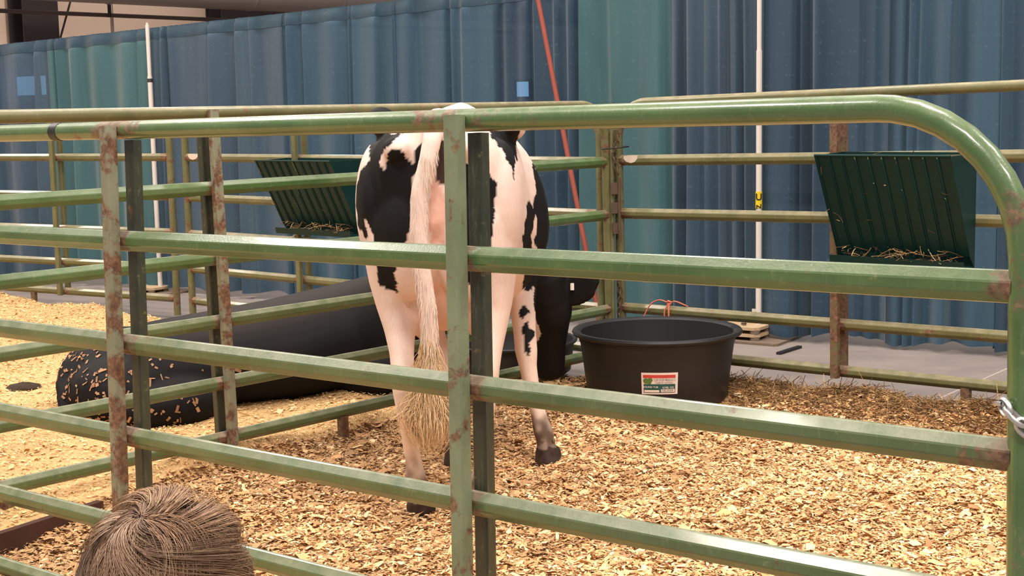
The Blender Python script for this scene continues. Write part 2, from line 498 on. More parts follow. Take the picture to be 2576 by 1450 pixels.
backp, bpt, BL, b_frame, b_rails = corral_panel((.6266, 7.939), (3.34, 5.48), 'worn green panel behind the black tub, carrying the right hay feeder',
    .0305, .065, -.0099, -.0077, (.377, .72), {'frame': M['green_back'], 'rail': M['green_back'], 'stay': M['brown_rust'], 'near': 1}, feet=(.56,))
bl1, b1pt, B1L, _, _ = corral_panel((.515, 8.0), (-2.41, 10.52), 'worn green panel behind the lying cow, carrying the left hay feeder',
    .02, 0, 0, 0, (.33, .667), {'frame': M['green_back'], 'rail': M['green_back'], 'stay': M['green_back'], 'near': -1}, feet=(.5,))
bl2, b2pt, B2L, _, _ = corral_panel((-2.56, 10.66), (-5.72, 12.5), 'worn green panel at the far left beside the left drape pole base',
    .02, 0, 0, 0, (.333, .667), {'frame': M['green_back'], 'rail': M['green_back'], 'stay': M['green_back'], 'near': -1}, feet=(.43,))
for o in (front, divider, backp, bl1, bl2): strip(o)
# black tape round the near top rail
s0 = .155 * FL
for s0 in [min(np.linspace(0, FL, 400), key=lambda s: abs(project(fpt(s, HR[0]))[0] - 146))]:
    build(MB().tube([fpt(s0 + d, HR[0]) for d in (-.018, 0, .018)], .0275, 18, side=E2), 'tape_wrap', plain('black_tape', rgb(34, 34, 32), .45), front, 40)

# chain on the near right end post
def chain(mb, pts, r=.006, ln=.034):
    pts = np.asarray(pts, float)
    for i, (a, b) in enumerate(zip(pts[:-1], pts[1:])):
        d = (b - a) / np.linalg.norm(b - a)
        ref = np.array([0, 0, 1.0]) if abs(d[2]) < .8 else np.array([1.0, 0, 0])
        s = np.cross(d, ref); s /= np.linalg.norm(s); u = np.cross(d, s)
        ax = s if i % 2 else u
        c = (a + b) / 2; h = np.linalg.norm(b - a) / 2 + r
        P_ = [c + d * h * math.cos(q) + ax * .0125 * math.sin(q) for q in np.linspace(0, 2 * math.pi, 15)]
        mb.tube(P_, r * .62, 6, caps=False)
M['zinc'] = plain('galvanised_steel', rgb(190, 188, 186), .35, .5, .1, 40, .8)
cz = .955
c0 = fpt(FL, cz)
pth = [c0 + E1 * (.034 * math.cos(q)) + E2 * (.04 * math.sin(q)) + np.array([0, 0, .035 * math.cos(q * 1.0 + 2.6) + .03]) for q in np.linspace(0, 2 * math.pi, 11)]
mb = MB(); chain(mb, pth, .0075); 
tail = [pth[5] + np.array([-.008 * i, -.004 * i, .02 * i]) for i in range(3)]
build(mb, 'chain', M['zinc'], front, 60)

# latch hardware between divider and back panel
M['latch'] = plain('rust_brown_iron', rgb(84, 66, 52), .6, .4, .25, 30)
cc = np.array([.592, 7.90, 0])
lx = _rt0 * 1.0
hw = thing('panel_latch', cc + np.array([0, 0, .1]), 'rusty iron hinge plates and chain joining the panels at the far corner', 'latch')
build(MB().cbox(cc + np.array([-.005, -.02, 1.10]), (.045, .02, .065)), 'hinge_plate', M['latch'], hw, 30)
build(MB().cbox(cc + np.array([-.003, -.02, .99]), (.05, .02, .06)), 'hinge_plate', M['latch'], hw, 30)
build(MB().cbox(cc + np.array([0.0, -.02, .875]), (.045, .02, .06)), 'hinge_plate', M['latch'], hw, 30)
build(MB().tube([cc + np.array([.018, -.035, z]) for z in (.80, 1.0, 1.16)], .008, 8), 'hinge_pin', M['latch'], hw, 60)
build(MB().tube([cc + np.array([-.02, 0, z]) for z in (.1, .8, 1.45)], .012, 8), 'hinge_rod', M['green_back'], hw, 60)
mb = MB(); chain(mb, [cc + np.array([.0 + .012 * math.sin(i), -.03, 1.42 - i * .03]) for i in range(9)], .006)
build(mb, 'chain', M['latch'], hw, 60); mb = MB()
chain(mb, [cc + np.array([.015 + .004 * math.sin(i), -.02, .72 - i * .03]) for i in range(14)], .006)
build(mb, 'chain', M['latch'], hw, 60)
build(MB().tube([cc + np.array([.075 * math.cos(q), .055 * math.sin(q), 1.325 + .006 * math.cos(q)]) for q in np.linspace(0, 6.28, 20)], .004, 6, caps=False), 'tie_wire', plain('black_wire', rgb(30, 28, 26), .5), hw, 60)
# white worn stickers on two rails
M['sticker'] = plain('worn_white_sticker', rgb(206, 190, 176), .7, .3, .15, 90)
def sticker(pt, s, z, wd, off, parent, hh=.024):
    mb = MB()
    outl = [(-wd, .9 * hh), (wd, hh), (wd * .92, .2 * hh), (wd * .55, -.55 * hh), (.0, -hh * .8), (-wd * .6, -.5 * hh), (-wd * .95, .1 * hh)]
    V = [pt(s + a, z + b, off) for a, b in outl] + [pt(s + a, z + b, off * .85) for a, b in outl]
    k = len(outl)
    mb.add(V, [tuple(range(k)), tuple(range(2 * k - 1, k - 1, -1))] + [(i, (i + 1) % k, k + (i + 1) % k, k + i) for i in range(k)])
    build(mb, 'sticker', M['sticker'], parent)
sticker(bpt, .105, HR[1] + .004, .05, -.0245, backp)
sticker(b1pt, B1L - .12, HR[1] + .004, .06, .0245, bl1)

# ------------------------------------------------------------------ hay feeders
M['hay'] = NT('hay_stalk')
M['hay'] = M['hay'].fin(M['hay'].attr('tint', 'Color'), .75, 0, .2)
def stalks(name, parent, pos, L, r=.0014, label=None, seed=3, pal=((196, 158, 104), (160, 120, 78), (120, 88, 58), (214, 182, 132), (96, 72, 50)), dirs=None, kind='stuff', bend=.25, org=None):
    q = np.random.default_rng(seed)
    k = len(pos)
    d = q.normal(0, 1, (k, 3)) * np.array([1, 1, .35]) if dirs is None else dirs + q.normal(0, .3, (k, 3))
    d /= np.linalg.norm(d, axis=1)[:, None]
    ln = L * q.lognormal(0, .5, k)
    s = np.cross(d, [0, 0, 1.0]) + 1e-4; s /= np.linalg.norm(s, axis=1)[:, None]
    u = np.cross(s, d)
    b = q.normal(0, bend, k) * ln; b2 = q.normal(0, bend, k) * ln
    rr = r * q.uniform(.6, 1.5, k)
    V = []
    for i, tt in enumerate((-.5, -.17, .17, .5)):
        c_ = pos + d * (ln * tt)[:, None] + s * (b * tt * tt)[:, None] + u * (b2 * tt * tt)[:, None]
        for a in range(3):
            V.append(c_ + (s * math.cos(2.094 * a) + u * math.sin(2.094 * a)) * rr[:, None])
    V = np.stack(V, 1).reshape(-1, 3)
    F = []
    base = np.arange(k)[:, None] * 12
    for i in range(3):
        for a in range(3):
            F.append(base + np.array([i * 3 + a, i * 3 + (a + 1) % 3, (i + 1) * 3 + (a + 1) % 3, (i + 1) * 3 + a]))
    p_ = np.array([lin(np.array(x) / 255) for x in pal])
    col = np.repeat(p_[q.integers(0, len(p_), k)] * q.uniform(.7, 1.2, (k, 1)), 12, 0)
    o = raw(name, V, np.concatenate(F), M['hay'], parent, np.clip(col, 0, 1), org=ORG[parent.name] if parent is not None else (0, 0, 0))
    if label: tag(o, label, 'hay')
    if kind: o['kind'] = kind
    return o
def feeder(A, e, n, w_, label, zt, zb):
    """wall basket: A = back left top corner, e along the panel, n towards the pen"""
    dt, db = .31, .07
    o = thing('hay_feeder', A + np.array([0, 0, .8]), label, 'feeder', 'dark green hay feeders')
    q = lambda s, d, z: A + e * s + n * d + np.array([0, 0, z])
    # side plates
    for s in (0.0, w_):
        mb = MB()
        pr = [(.035, zt), (dt, zt - .01), (db + .015, zb), (.035, zb - .06)]
        V = [q(s + h, d, z) for h in (-.0025, .0025) for d, z in pr]
        mb.add(V, [(0, 1, 2, 3), (7, 6, 5, 4)] + [(i, (i + 1) % 4, 4 + (i + 1) % 4, 4 + i) for i in range(4)])
        build(mb, 'side_plate', M['feeder'], o, 20)
    mb = MB(); mb.box(q(w_ / 2, .032, (zt + zb) / 2 - .03), (w_, .004, zt - zb + .06), [e, n, (0, 0, 1)])
    build(mb, 'back_plate', M['feeder'], o)
    for i in range(10):
        s = .012 + (w_ - .07) * i / 9
        V = [q(s + a, d, z) for (d, z) in ((dt, zt - .012), (db + .01, zb)) for a in (0, .058)]
        nn = n * .004 + np.array([0, 0, .002])
        fold = n * .006
        V2 = [v - nn for v in V]
        mb = MB().add(V + V2, [(0, 1, 3, 2), (6, 7, 5, 4), (0, 2, 6, 4), (1, 5, 7, 3), (0, 4, 5, 1), (2, 3, 7, 6)])
        # folded lip on one edge of each slat
        L0, L1 = V[0], V[2]
        mb.add([L0, L0 + e * .004, L1 + e * .004, L1, L0 + fold, L0 + e * .004 + fold, L1 + e * .004 + fold, L1 + fold], [(0, 1, 2, 3), (4, 7, 6, 5), (0, 4, 5, 1), (3, 2, 6, 7), (0, 3, 7, 4), (1, 5, 6, 2)])
        build(mb, 'slat', M['feeder'], o)
    mb = MB().tube([q(s, dt, zt - .008) for s in (0, w_ / 2, w_)], .006, 8)
    build(mb, 'top_rod', M['feeder'], o, 60)
    mb = MB()
    pr = [(.03, zb - .06), (.15, zb - .06), (.16, zb - .02), (.15, zb - .02), (.142, zb - .05), (.03, zb - .05)]
    V = [q(s, d, z) for s in (0, w_) for d, z in pr]
    mb.add(V, [(i, (i + 1) % 6, 6 + (i + 1) % 6, 6 + i) for i in range(6)] + [tuple(range(5, -1, -1)), tuple(range(6, 12))])
    build(mb, 'tray', M['feeder'], o)
    r = np.random.default_rng(5)
    k = 90
    pos = np.array([q(a, b, c_) for a, b, c_ in zip(r.uniform(.04, w_ - .04, k), r.uniform(.06, .15, k), r.uniform(zb - .03, zb + .02, k))])
    stalks('hay_wisps', o, pos, .07, .0016, seed=8)
    pos = np.array([q(a, b, c_) for a, b, c_ in zip(r.uniform(.02, w_ - .02, 26), r.uniform(.09, .3, 26), r.uniform(zb + .05, zt, 26))])
    stalks('hay_wisps', o, pos, .035, .0013, seed=9)
    return o
nB = np.array([Bd[1], -Bd[0], 0]); eB = np.array([Bd[0], Bd[1], 0])
sR = [min(np.linspace(0, BL, 600), key=lambda s: abs(project(bpt(s, 1.25))[0] - p_)) for p_ in (2122, 2458)]
pR = bpt(sR[0], 0); eR = (bpt(BL, 0) - bpt(0, 0)) / BL * np.array([1, 1, 0]); eR /= np.linalg.norm(eR)
nR = np.array([eR[1], -eR[0], 0])
feeder(np.array([pR[0], pR[1], 0]), eR, nR, sR[1] - sR[0], 'dark green slatted hay feeder hung on the back panel at right above the hay', 1.31, .83)
e1_ = (b1pt(B1L, 0) - b1pt(0, 0)) / B1L; eL = -np.array([e1_[0], e1_[1], 0])
sL = [min(np.linspace(0, B1L, 600), key=lambda s: abs(project(b1pt(s, 1.25))[0] - p_)) for p_ in (730, 918)]
pL = b1pt(sL[0], 0)
feeder(np.array([pL[0], pL[1], 0]), eL, np.array([eL[1], -eL[0], 0]), abs(sL[1] - sL[0]), 'dark green slatted hay feeder left of the standing cow, above the lying cow', 1.25, .80)

# hay strewn along the back panel of the right pen
r = np.random.default_rng(21)
n_ = 9000
s_ = r.uniform(.42, 3.4, n_); d_ = np.abs(r.normal(0, .17, n_)) * (1 if True else 0) + .0
d_ = r.normal(.14, .17, n_)
hx = B0[0] + Bd[0] * s_ + nB[0] * d_; hy = B0[1] + Bd[1] * s_ + nB[1] * d_
keep = np.hypot(hx - .742, hy - 7.17) > .40
hx, hy = hx[keep], hy[keep]
hz = np.maximum(height(hx, hy), 0) + r.uniform(0, .035, len(hx))
o = stalks('strewn_hay', None, np.stack([hx, hy, hz], 1), .075, .0016, 'dry brown hay strewn along the back panel right of the black tub', 31,
           ((168, 132, 88), (138, 104, 68), (112, 84, 56), (196, 160, 110), (92, 70, 48), (150, 116, 76)))
# ------------------------------------------------------------------ drapes on pipe
CP0, CP1 = np.array([-3.09, 12.44, 0]), np.array([1.66, 9.285, 0])
cdir = (CP1 - CP0) / np.linalg.norm(CP1 - CP0); CLEN = np.linalg.norm(CP1 - CP0)
cn = np.array([cdir[1], -cdir[0], 0])            # towards the pens
def drape_mat(name, c1, c2, thin=.045):
    t = NT(name)
    P = t.obj()
    col = t.mix(t.ramp(t.noise(t.scale(P, (3, 3, .25)), 1.6, 4), [(.3, 0.0), (.7, 1.0)]), c1, c2)
    dash = t.ramp(t.noise(t.scale(P, (60, 60, 34)), 1.0, 2), [(.56, 0.0), (.7, 1.0)])
    band = t.ramp(t.math('SINE', t.math('MULTIPLY', t.add('SeparateXYZ', {0: P}).outputs[2], 95.0)), [(.55, 0.0), (.95, 1.0)])
    col = t.mix(t.math('MULTIPLY', t.math('MULTIPLY', dash, band), .2), col, rgb(120, 150, 165))
    t.bump(t.noise(P, 300, 3), .15, .002)
    t.fin(col, .62, 0, .35)
    t.set(t.p, 'Sheen Weight', .25); t.set(t.p, 'Sheen Roughness', .5)
    tl = t.add('BsdfTranslucent', {'Color': col})
    tr = t.add('BsdfTransparent', {'Color': rgb(170, 215, 225)})
    m1 = t.add('MixShader', {0: .18, 1: t.p.outputs[0], 2: tl.outputs[0]})
    m2 = t.add('MixShader', {0: thin, 1: m1.outputs[0], 2: tr.outputs[0]})
    t.t.links.new(m2.outputs[0], t.out.inputs[0])
    return t.m
DM = [drape_mat('teal_blue_cloth', rgb(46, 75, 98), rgb(60, 90, 110), .08),
      drape_mat('teal_green_cloth', rgb(52, 90, 98), rgb(68, 105, 110)),
      drape_mat('grey_blue_cloth', rgb(50, 72, 94), rgb(70, 90, 106)),
      drape_mat('deep_blue_cloth', rgb(34, 58, 82), rgb(46, 72, 94), .10)]
def hem_mat(m_):
    k = m_.copy(); return k
HEM = drape_mat('double_cloth_pocket', rgb(34, 60, 78), rgb(44, 72, 88), .005)
def drape(s0, s1, mi, seed, label, zbot=.05, off=0.0):
    ztop = 2.318 + .028 * (s0 + s1) / 2; slope_ = .028
    q = np.random.default_rng(seed)
    # irregular folds: alternate crest / trough knots
    kn = [s0 - .1]; kd = [0.]
    sgn = 1
    while kn[-1] < s1 + .2:
        kn.append(kn[-1] + q.choice([.022, .04, .07, .14, .24], p=[.26, .26, .2, .17, .11]) * q.uniform(.8, 1.2))
        kd.append(sgn * q.choice([.015, .03, .05, .07]) * q.uniform(.7, 1.2)); sgn = -sgn
    kn = np.array(kn); kd = np.array(kd)
    def prof(s):
        i = np.clip(np.searchsorted(kn, s) - 1, 0, len(kn) - 2)
        f = np.clip((s - kn[i]) / (kn[i + 1] - kn[i]), 0, 1); f = f * f * (3 - 2 * f)
        return kd[i] * (1 - f) + kd[i + 1] * f
    ns = int((s1 - s0) / .006) + 2
    ss = np.linspace(s0, s1, ns)
    zz = np.concatenate([np.linspace(zbot, ztop - .16, 15), [ztop - .12, ztop - .10, ztop - .085, ztop - .04, ztop - .012, ztop]])
    tw = q.normal(0, .02)
    V = np.zeros((ns, len(zz), 3))
    for j, z in enumerate(zz):
        k = (ztop - z) / ztop
        amp = .55 + .7 * k
        if z > ztop - .11: amp = .42
        d = prof(ss + tw * k * np.sin(ss * 3)) * amp + .014 * np.sin(ss * 11 + seed) * k + .006 * vnoise(ss * 14, z * 1.3 + 0 * ss, seed)
        if z > ztop - .03: d = d * .5 - .012
        zc = z + (.018 * np.sin(ss * 5 + seed) + .012 * np.sin(ss * 13 + seed * 2) if j == 0 else 0) + (.004 * vnoise(ss * 60, 0 * ss, seed) if j == len(zz) - 1 else 0)
        zc = zc + slope_ * (ss - (s0 + s1) / 2) * (z / ztop)
        V[:, j] = CP0 + cdir * ss[:, None] + cn * (d + off)[:, None] + np.stack([0 * ss, 0 * ss, 0 * ss + zc], 1)
    i_ = np.arange(ns * len(zz)).reshape(ns, len(zz))
    F = np.stack([i_[:-1, :-1], i_[1:, :-1], i_[1:, 1:], i_[:-1, 1:]], -1)
    low = F[:, :len(zz) - 5].reshape(-1, 4); hi = F[:, len(zz) - 5:].reshape(-1, 4)
    org = CP0 + cdir * (s0 + s1) / 2
    def sub(name, f, mt, shift, parent=None):
        u, inv = np.unique(f.ravel(), return_inverse=True)
        return raw(name, V.reshape(-1, 3)[u] + cn * shift, inv.reshape(-1, 4), mt, parent, smooth=True, org=org)
    o = sub('drape', low, DM[mi], 0.0)
    tag(o, label, 'curtain', 'drapes hung behind the pens')
    h = sub('rod_pocket', hi, HEM, .003, o)
    return o
DR = [(-4.6, -2.18, 0, 11, 'blue drape at the left edge of the picture, with light glowing through it'),
      (-2.22, -1.38, 2, 12, 'narrow grey-blue drape, second from the left edge'),
      (-1.40, -.02, 1, 13, 'greenish drape just left of the left white pole'),
      (-.03, 1.52, 2, 14, 'grey-blue drape just right of the left white pole'),
      (1.50, 2.68, 0, 15, 'teal drape with bunched folds above the left hay feeder'),
      (2.66, 3.62, 0, 16, 'blue drape behind the rump of the standing cow'),
      (3.60, 4.36, 3, 17, 'darker blue drape behind the red leaning pole'),
      (4.33, 5.05, 1, 18, 'greenest drape, behind the far corner of the pen'),
      (5.03, 5.72, 2, 19, 'blue drape just left of the right white pole'),
      (5.69, 6.56, 3, 20, 'dark blue drape just right of the right white pole'),
      (6.54, 7.22, 0, 22, 'blue drape behind the right hay feeder'),
      (7.20, 8.6, 3, 24, 'blue drape at the right edge of the picture')]
for a_, b_, mi, sd, lb in DR: drape(a_, b_, mi, sd, lb)

M['pole'] = plain('cream_painted_pole', rgb(214, 204, 196), .4, .5, .05, 8)
M['base'] = plain('dusty_tan_iron', rgb(186, 160, 128), .85, .2, .2, 25)
M['ironside'] = plain('dusty_grey_iron', rgb(120, 104, 90), .85, .2, .2, 25)
M['rodmetal'] = plain('dull_aluminium', rgb(150, 148, 146), .45, .5, .1, 10, .6)
# top rods, one per bay
for k, (a_, b_) in enumerate(((-4.6, -.03), (.03, CLEN / 2), (CLEN / 2, CLEN - .03), (CLEN + .03, 8.6))):
    lb = ['left of the left white pole', 'right of the left white pole', 'left of the right white pole', 'right of the right white pole'][k]
    o = build(MB().tube([CP0 + cdir * s + cn * -.05 + np.array([0, 0, 2.285 + .028 * s]) for s in np.linspace(a_, b_, 5)], .014, 10), 'drape_rod', M['rodmetal'], None, 60)
    tag(o, 'metal cross rod inside the drape pockets ' + lb, 'rod', 'drape rods')
def pole(s, off, label, ztop=2.34, r=.021, lean=0.0, ring=True):
    b = CP0 + cdir * s + cn * off
    o = thing('drape_pole', b, label, 'pole', 'drape poles')
    zs = [.09, .8, 1.25, 1.25, 1.6, ztop]
    build(MB().tube([b + np.array([lean * z, 0, z]) for z in (.02, .9, 1.9)], r, 14), 'pole_lower', M['pole'], o, 60)
    build(MB().tube([b + np.array([lean * z, 0, z]) for z in (1.9, ztop)], r * .82, 14), 'pole_upper', M['pole'], o, 60)
    if ring: build(MB().tube([b + np.array([lean * z, 0, z]) for z in (1.85, 1.88)], r * 1.12, 14), 'collar', plain('dark_collar', rgb(50, 46, 44), .5), o, 60)
    build(MB().tube([b + np.array([lean * ztop, 0, z]) for z in (ztop, ztop + .02)], r * .5, 10), 'pin', M['pole'], o, 60)
    return o, b
p1, p1b = pole(0, .05, 'left slim cream pole standing between drapes at the far left, dark ring near its top', lean=-.0)
p2, p2b = pole(CLEN, .05, 'right slim cream pole behind the tub with yellow tape around it', r=.019, ztop=2.48, ring=False)
p3, p3b = pole(CLEN / 2, -.08, 'slim cream pole hidden behind the drapes at the middle, only its tip showing', ztop=2.44)
def base_plate(b, parent, stacks, s=.44):
    ax = [cdir, cn, (0, 0, 1)]
    build(MB().cbox(b + np.array([0, 0, .008]), (s, s, .016), ax, .02), 'base_plate', M['ironside'], parent, 30)
    for i in range(stacks):
        z = .016 + .045 * i
        c_ = b + cn * .06 + cdir * -.08
        q = build(MB().cbox(c_ + np.array([0, 0, z + .033]), (.30, .22, .02), ax, .03), 'weight_plate', M['base'], parent, 30)
        for u_ in (-1, 1):
            for v_ in (-1, 1):
                build(MB().cbox(c_ + cdir * .115 * u_ + cn * .078 * v_ + np.array([0, 0, z + .0125]), (.06, .055, .026), ax, .015), 'weight_foot', M['ironside'], parent, 30)
    return
base_plate(p1b, p1, 1)
base_plate(p2b, p2, 2)
build(MB().box(p2b + cn * .10 + cdir * -.06 + np.array([0, 0, .116]), (.03, .02, .012), [cdir, cn, (0, 0, 1)]), 'bolt', M['latch'], p2)
build(MB().box(p2b + cn * -.03 + cdir * -.045 + np.array([0, 0, .15]), (.028, .006, .10), [cdir, cn, (0, 0, 1)]), 'bracket', M['pole'], p2)
build(MB().box(p2b + cn * -.03 + cdir * .065 + np.array([0, 0, .135]), (.075, .006, .07), [cdir, cn, (0, 0, 1)]), 'bracket', M['pole'], p2)
build(MB().tube([p2b + cn * -.028 + cdir * x + np.array([0, 0, z]) for x, z in ((.098, .12), (.085, .3), (.075, .62), (.072, .9))], .005, 8), 'cord', M['pole'], p2, 60)
a0 = on_floor(1958, 893); a1 = on_floor(2012, 876)
d_ = (a1 - a0) / np.linalg.norm(a1 - a0)
o = build(MB().box((a0 + a1) / 2 + np.array([0, 0, .008]), (np.linalg.norm(a1 - a0), .03, .016), [d_, np.cross([0, 0, 1], d_), (0, 0, 1)]), 'steel_bar', plain('black_bar', rgb(30, 28, 30), .6))
tag(o, 'short black bar lying on the concrete beside the right pole base', 'bar')

def text(body, size, loc, right, upv, mat, name, parent=None, extrude=.0006, bold=0.0):
    cu = bpy.data.curves.new(name, 'FONT'); cu.body = body; cu.size = size; cu.extrude = extrude; cu.align_x = 'CENTER'; cu.align_y = 'CENTER'; cu.offset = bold
    ob = bpy.data.objects.new(name, cu); C.objects.link(ob)
    me = bpy.data.meshes.new_from_object(ob.evaluated_get(bpy.context.evaluated_depsgraph_get()))
    bpy.data.objects.remove(ob)
    V = np.zeros(len(me.vertices) * 3); me.vertices.foreach_get('co', V); V = V.reshape(-1, 3)
    right = np.asarray(right, float); upv = np.asarray(upv, float); nn = np.cross(right, upv)
    W_ = np.asarray(loc, float) + V[:, :1] * right + V[:, 1:2] * upv + V[:, 2:3] * nn
    if parent is not None: W_ = W_ - ORG[parent.name]
    me.vertices.foreach_set('co', W_.astype(np.float32).ravel()); me.update()
    me.materials.clear(); me.materials.append(mat); me.name = name
    o = bpy.data.objects.new(name, me); C.objects.link(o)
    if parent is not None: o.parent = parent; ORG[o.name] = ORG[parent.name]
    return o
# caution tape wound round the right pole
M['yellow'] = plain('yellow_tape', rgb(226, 196, 34), .4, .5, .08, 20)
M['black'] = plain('black_print', rgb(22, 22, 24), .5, .4, .1)
zt = .93
tp = thing('caution_tape', p2b + np.array([0, 0, zt - .06]), 'yellow caution tape wrapped round the right white pole', 'tape')
build(MB().tube([p2b + np.array([0, 0, z]) for z in (zt - .055, zt - .02, zt + .02, zt + .055)], .0215, 18), 'tape_wrap', M['yellow'], tp, 60)
vd = np.array([-p2b[0], -p2b[1], 0]); vd /= np.linalg.norm(vd); rr_ = np.array([-vd[1], vd[0], 0])
text('U', .062, p2b + vd * .0222 + np.array([0, 0, zt + .018]), rr_, (0, 0, 1), M['black'], 'lettering', tp, .0012, .001)
text('N', .055, p2b + vd * .0222 + np.array([0, 0, zt - .045]), rr_ * .9 + np.array([0, 0, .2]), np.array([0, 0, .7]), M['black'], 'lettering', tp, .0012, .001)
# the same tape strung behind the drapes, read from the back
tb = thing('caution_tape', CP0 + cdir * 5.9 + cn * -.16 + np.array([0, 0, .90]), 'faint caution tape strung behind the drapes at right, lettering mirrored', 'tape')
mb = MB(); mb.box(CP0 + cdir * 6.1 + cn * -.13 + np.array([0, 0, .93]), (3.8, .001, .075), [cdir, cn, (0, 0, 1)])
build(mb, 'tape_band', M['yellow'], tb)
for s_ in (4.55, 5.3, 6.1, 7.0):
    text('CAUTION', .07, CP0 + cdir * s_ + cn * -.1285 + np.array([0, 0, .93]), -cdir, (0, 0, 1), M['black'], 'lettering', tb)

# red-brown pole leaning in front of the drapes
M['red'] = plain('red_brown_paint', rgb(132, 64, 52), .7, .25, .12, 14)
A_ = at(1492, 725, 8.95); B_ = at(1346, -40, 9.9)
G_ = A_ + (A_ - B_) * (A_[2] - .01) / (B_[2] - A_[2])
o = build(MB().tube([G_, A_, B_], .0165, 12), 'leaning_pole', M['red'], None, 60)
tag(o, 'long red-brown pole leaning diagonally in front of the blue drapes', 'pole')

# bright things behind the cloth and the hall above it
t = NT('daylight_pane'); t.set(t.p, 'Base Color', (.02, .02, .03, 1)); t.set(t.p, 'Emission Color', (.55, .68, 1.0, 1)); t.set(t.p, 'Emission Strength', 5.0)
M['glowpane'] = t.m
def window(s, z, w_, h_, name, label):
    b = CP0 + cdir * s - cn * .22
    o = thing(name, b + np.array([0, 0, z - h_ / 2]), label, 'lamp', 'lights behind the drapes')
    ax = [cdir, cn, (0, 0, 1)]
    build(MB().box(b + np.array([0, 0, z]), (w_, .01, h_), ax), 'pane', M['glowpane'], o)
    for a_, c_, sx, sz in ((-w_ / 2, 0, .02, h_), (w_ / 2, 0, .02, h_), (0, h_ / 2, w_, .02), (0, -h_ / 2, w_, .02)):
        build(MB().box(b + cdir * a_ + np.array([0, 0, z + c_]), (sx, .03, sz), ax), 'frame', M['latch'], o)
window(-1.93, 1.87, .46, .20, 'light_panel', 'bluish light glowing through the drape at the left edge')
window(3.70, 1.70, .13, .13, 'light_panel', 'small bright light glowing through the drape above the cow')

M['steel_dark'] = plain('dark_painted_steel', rgb(52, 44, 44), .6, .3, .15, 6)
M['duct'] = plain('grey_sheet_duct', rgb(128, 118, 112), .45, .5, .1, 4)
def column(px, wd, label, haunch):
    d = at(px, 60, 24)
    k = ((px - 1288) / FPX)
    s = (k * W0[1] - W0[0]) / (E2[0] - k * E2[1])
    b = W0 + E2 * s
    o = thing('steel_column', (b[0], b[1], 0), label, 'column', 'dark steel columns against the wall')
    ax = [E2, nW, (0, 0, 1)]
    nw = -nW
    build(MB().box(b + nw * .02 + np.array([0, 0, 3.2]), (wd, .03, 6.4), ax), 'flange', M['steel_dark'], o)
    build(MB().box(b + nw * .25 + np.array([0, 0, 3.2]), (.03, .45, 6.4), ax), 'web', M['steel_dark'], o)
    build(MB().box(b + nw * .48 + np.array([0, 0, 3.2]), (wd, .03, 6.4), ax), 'flange', M['steel_dark'], o)
    if haunch:
        build(MB().box(b + nw * .5 + np.array([0, 0, 3.55]), (wd * 1.9, .5, .5), ax), 'haunch', M['steel_dark'], o)
    return b
cb1 = column(98, .64, 'dark steel column against the beige wall at the upper left', False)
cb2 = column(635, 1.7, 'dark steel column rising behind the drapes, right of the upper left wall', False)
def along(px, py, off):
    """point on a line parallel to the wall, off metres in front of it"""
    k = ((px - 1288) / FPX)
    w0 = W0 - nW * off
    s = (k * w0[1] - w0[0]) / (E2[0] - k * E2[1])
    return at(px, py, (w0 + E2 * s)[1])
a0 = along(0, 27, .9); a1 = a0 + E2 * 12; am = a0 - E2 * 6
o = build(MB().tube([am, a0, a1], .035, 12), 'sprinkler_pipe', plain('brown_pipe', rgb(84, 66, 62), .5, .4, .1, 5), None, 60)
tag(o, 'dark brown sprinkler pipe running along the beige wall above the drapes', 'pipe')
dc = along(300, -36, 1.6)
dt_ = thing('air_duct', dc, 'large grey round air duct under the roof at the top left', 'duct')
build(MB().tube([dc - E2 * 6, dc, dc + E2 * 12], .30, 28), 'duct_tube', M['duct'], dt_, 60)
for s_ in (-2.6, -.2, 2.6, 4.6):
    build(MB().tube([dc + E2 * (s_ + d) for d in (-.02, .02)], .31, 28), 'duct_band', M['duct'], dt_, 60)
for px in (275, 521):
    q = along(px, 25, 1.0)
    build(MB().tube([q + np.array([0, 0, z]) for z in (-.12, .5)], .03, 8), 'hanger', M['steel_dark'], dt_, 60)
q = along(281, 40, .6)
o = build(MB().tube([q + np.array([0, 0, z]) for z in (-2.6, .25)], .028, 10), 'conduit', plain('grey_conduit', rgb(150, 132, 122), .5), None, 60)
tag(o, 'thin vertical grey conduit on the beige wall left of the left pole', 'conduit')
q0 = along(178, 0, .7); q1 = along(152, 95, .7)
o = build(MB().tube([q0, q1], .018, 8), 'brace_rod', M['steel_dark'], None, 60)
tag(o, 'thin slanting brace rod beside the dark column at the upper left', 'rod')

# ------------------------------------------------------------------ tub
TC = np.array([.742, 7.17, .045])
M['tub'] = plain('black_rubber', rgb(33, 32, 33), .5, .4, .15, 30)
tub = thing('round_tub', TC, 'large round black rubber tub in the far corner of the pen', 'tub')
prof = [(r__, z__ * .905) for r__, z__ in [(0, .0), (.30, 0), (.345, .008), (.36, .03), (.378, .2), (.395, .335), (.40, .345), (.402, .372), (.418, .378), (.432, .384), (.438, .396), (.432, .408), (.418, .41), (.404, .405), (.392, .395), (.388, .34), (.372, .2), (.352, .04), (.335, .022), (0, .02)]]
build(MB().lathe(prof, TC, 72), 'tub_shell', M['tub'], tub, 40)
PC = np.array([-.03, 7.86, .07])
pan = build(MB().lathe([(0, 0), (.33, 0), (.355, .02), (.375, .17), (.392, .18), (.395, .19), (.385, .195), (.37, .19), (.35, .04), (.33, .02), (0, .018)], PC, 56), 'feed_pan', M['tub'], None, 40)
tag(pan, 'low black rubber feed pan on the sawdust behind the divider, beyond the cow legs', 'pan')
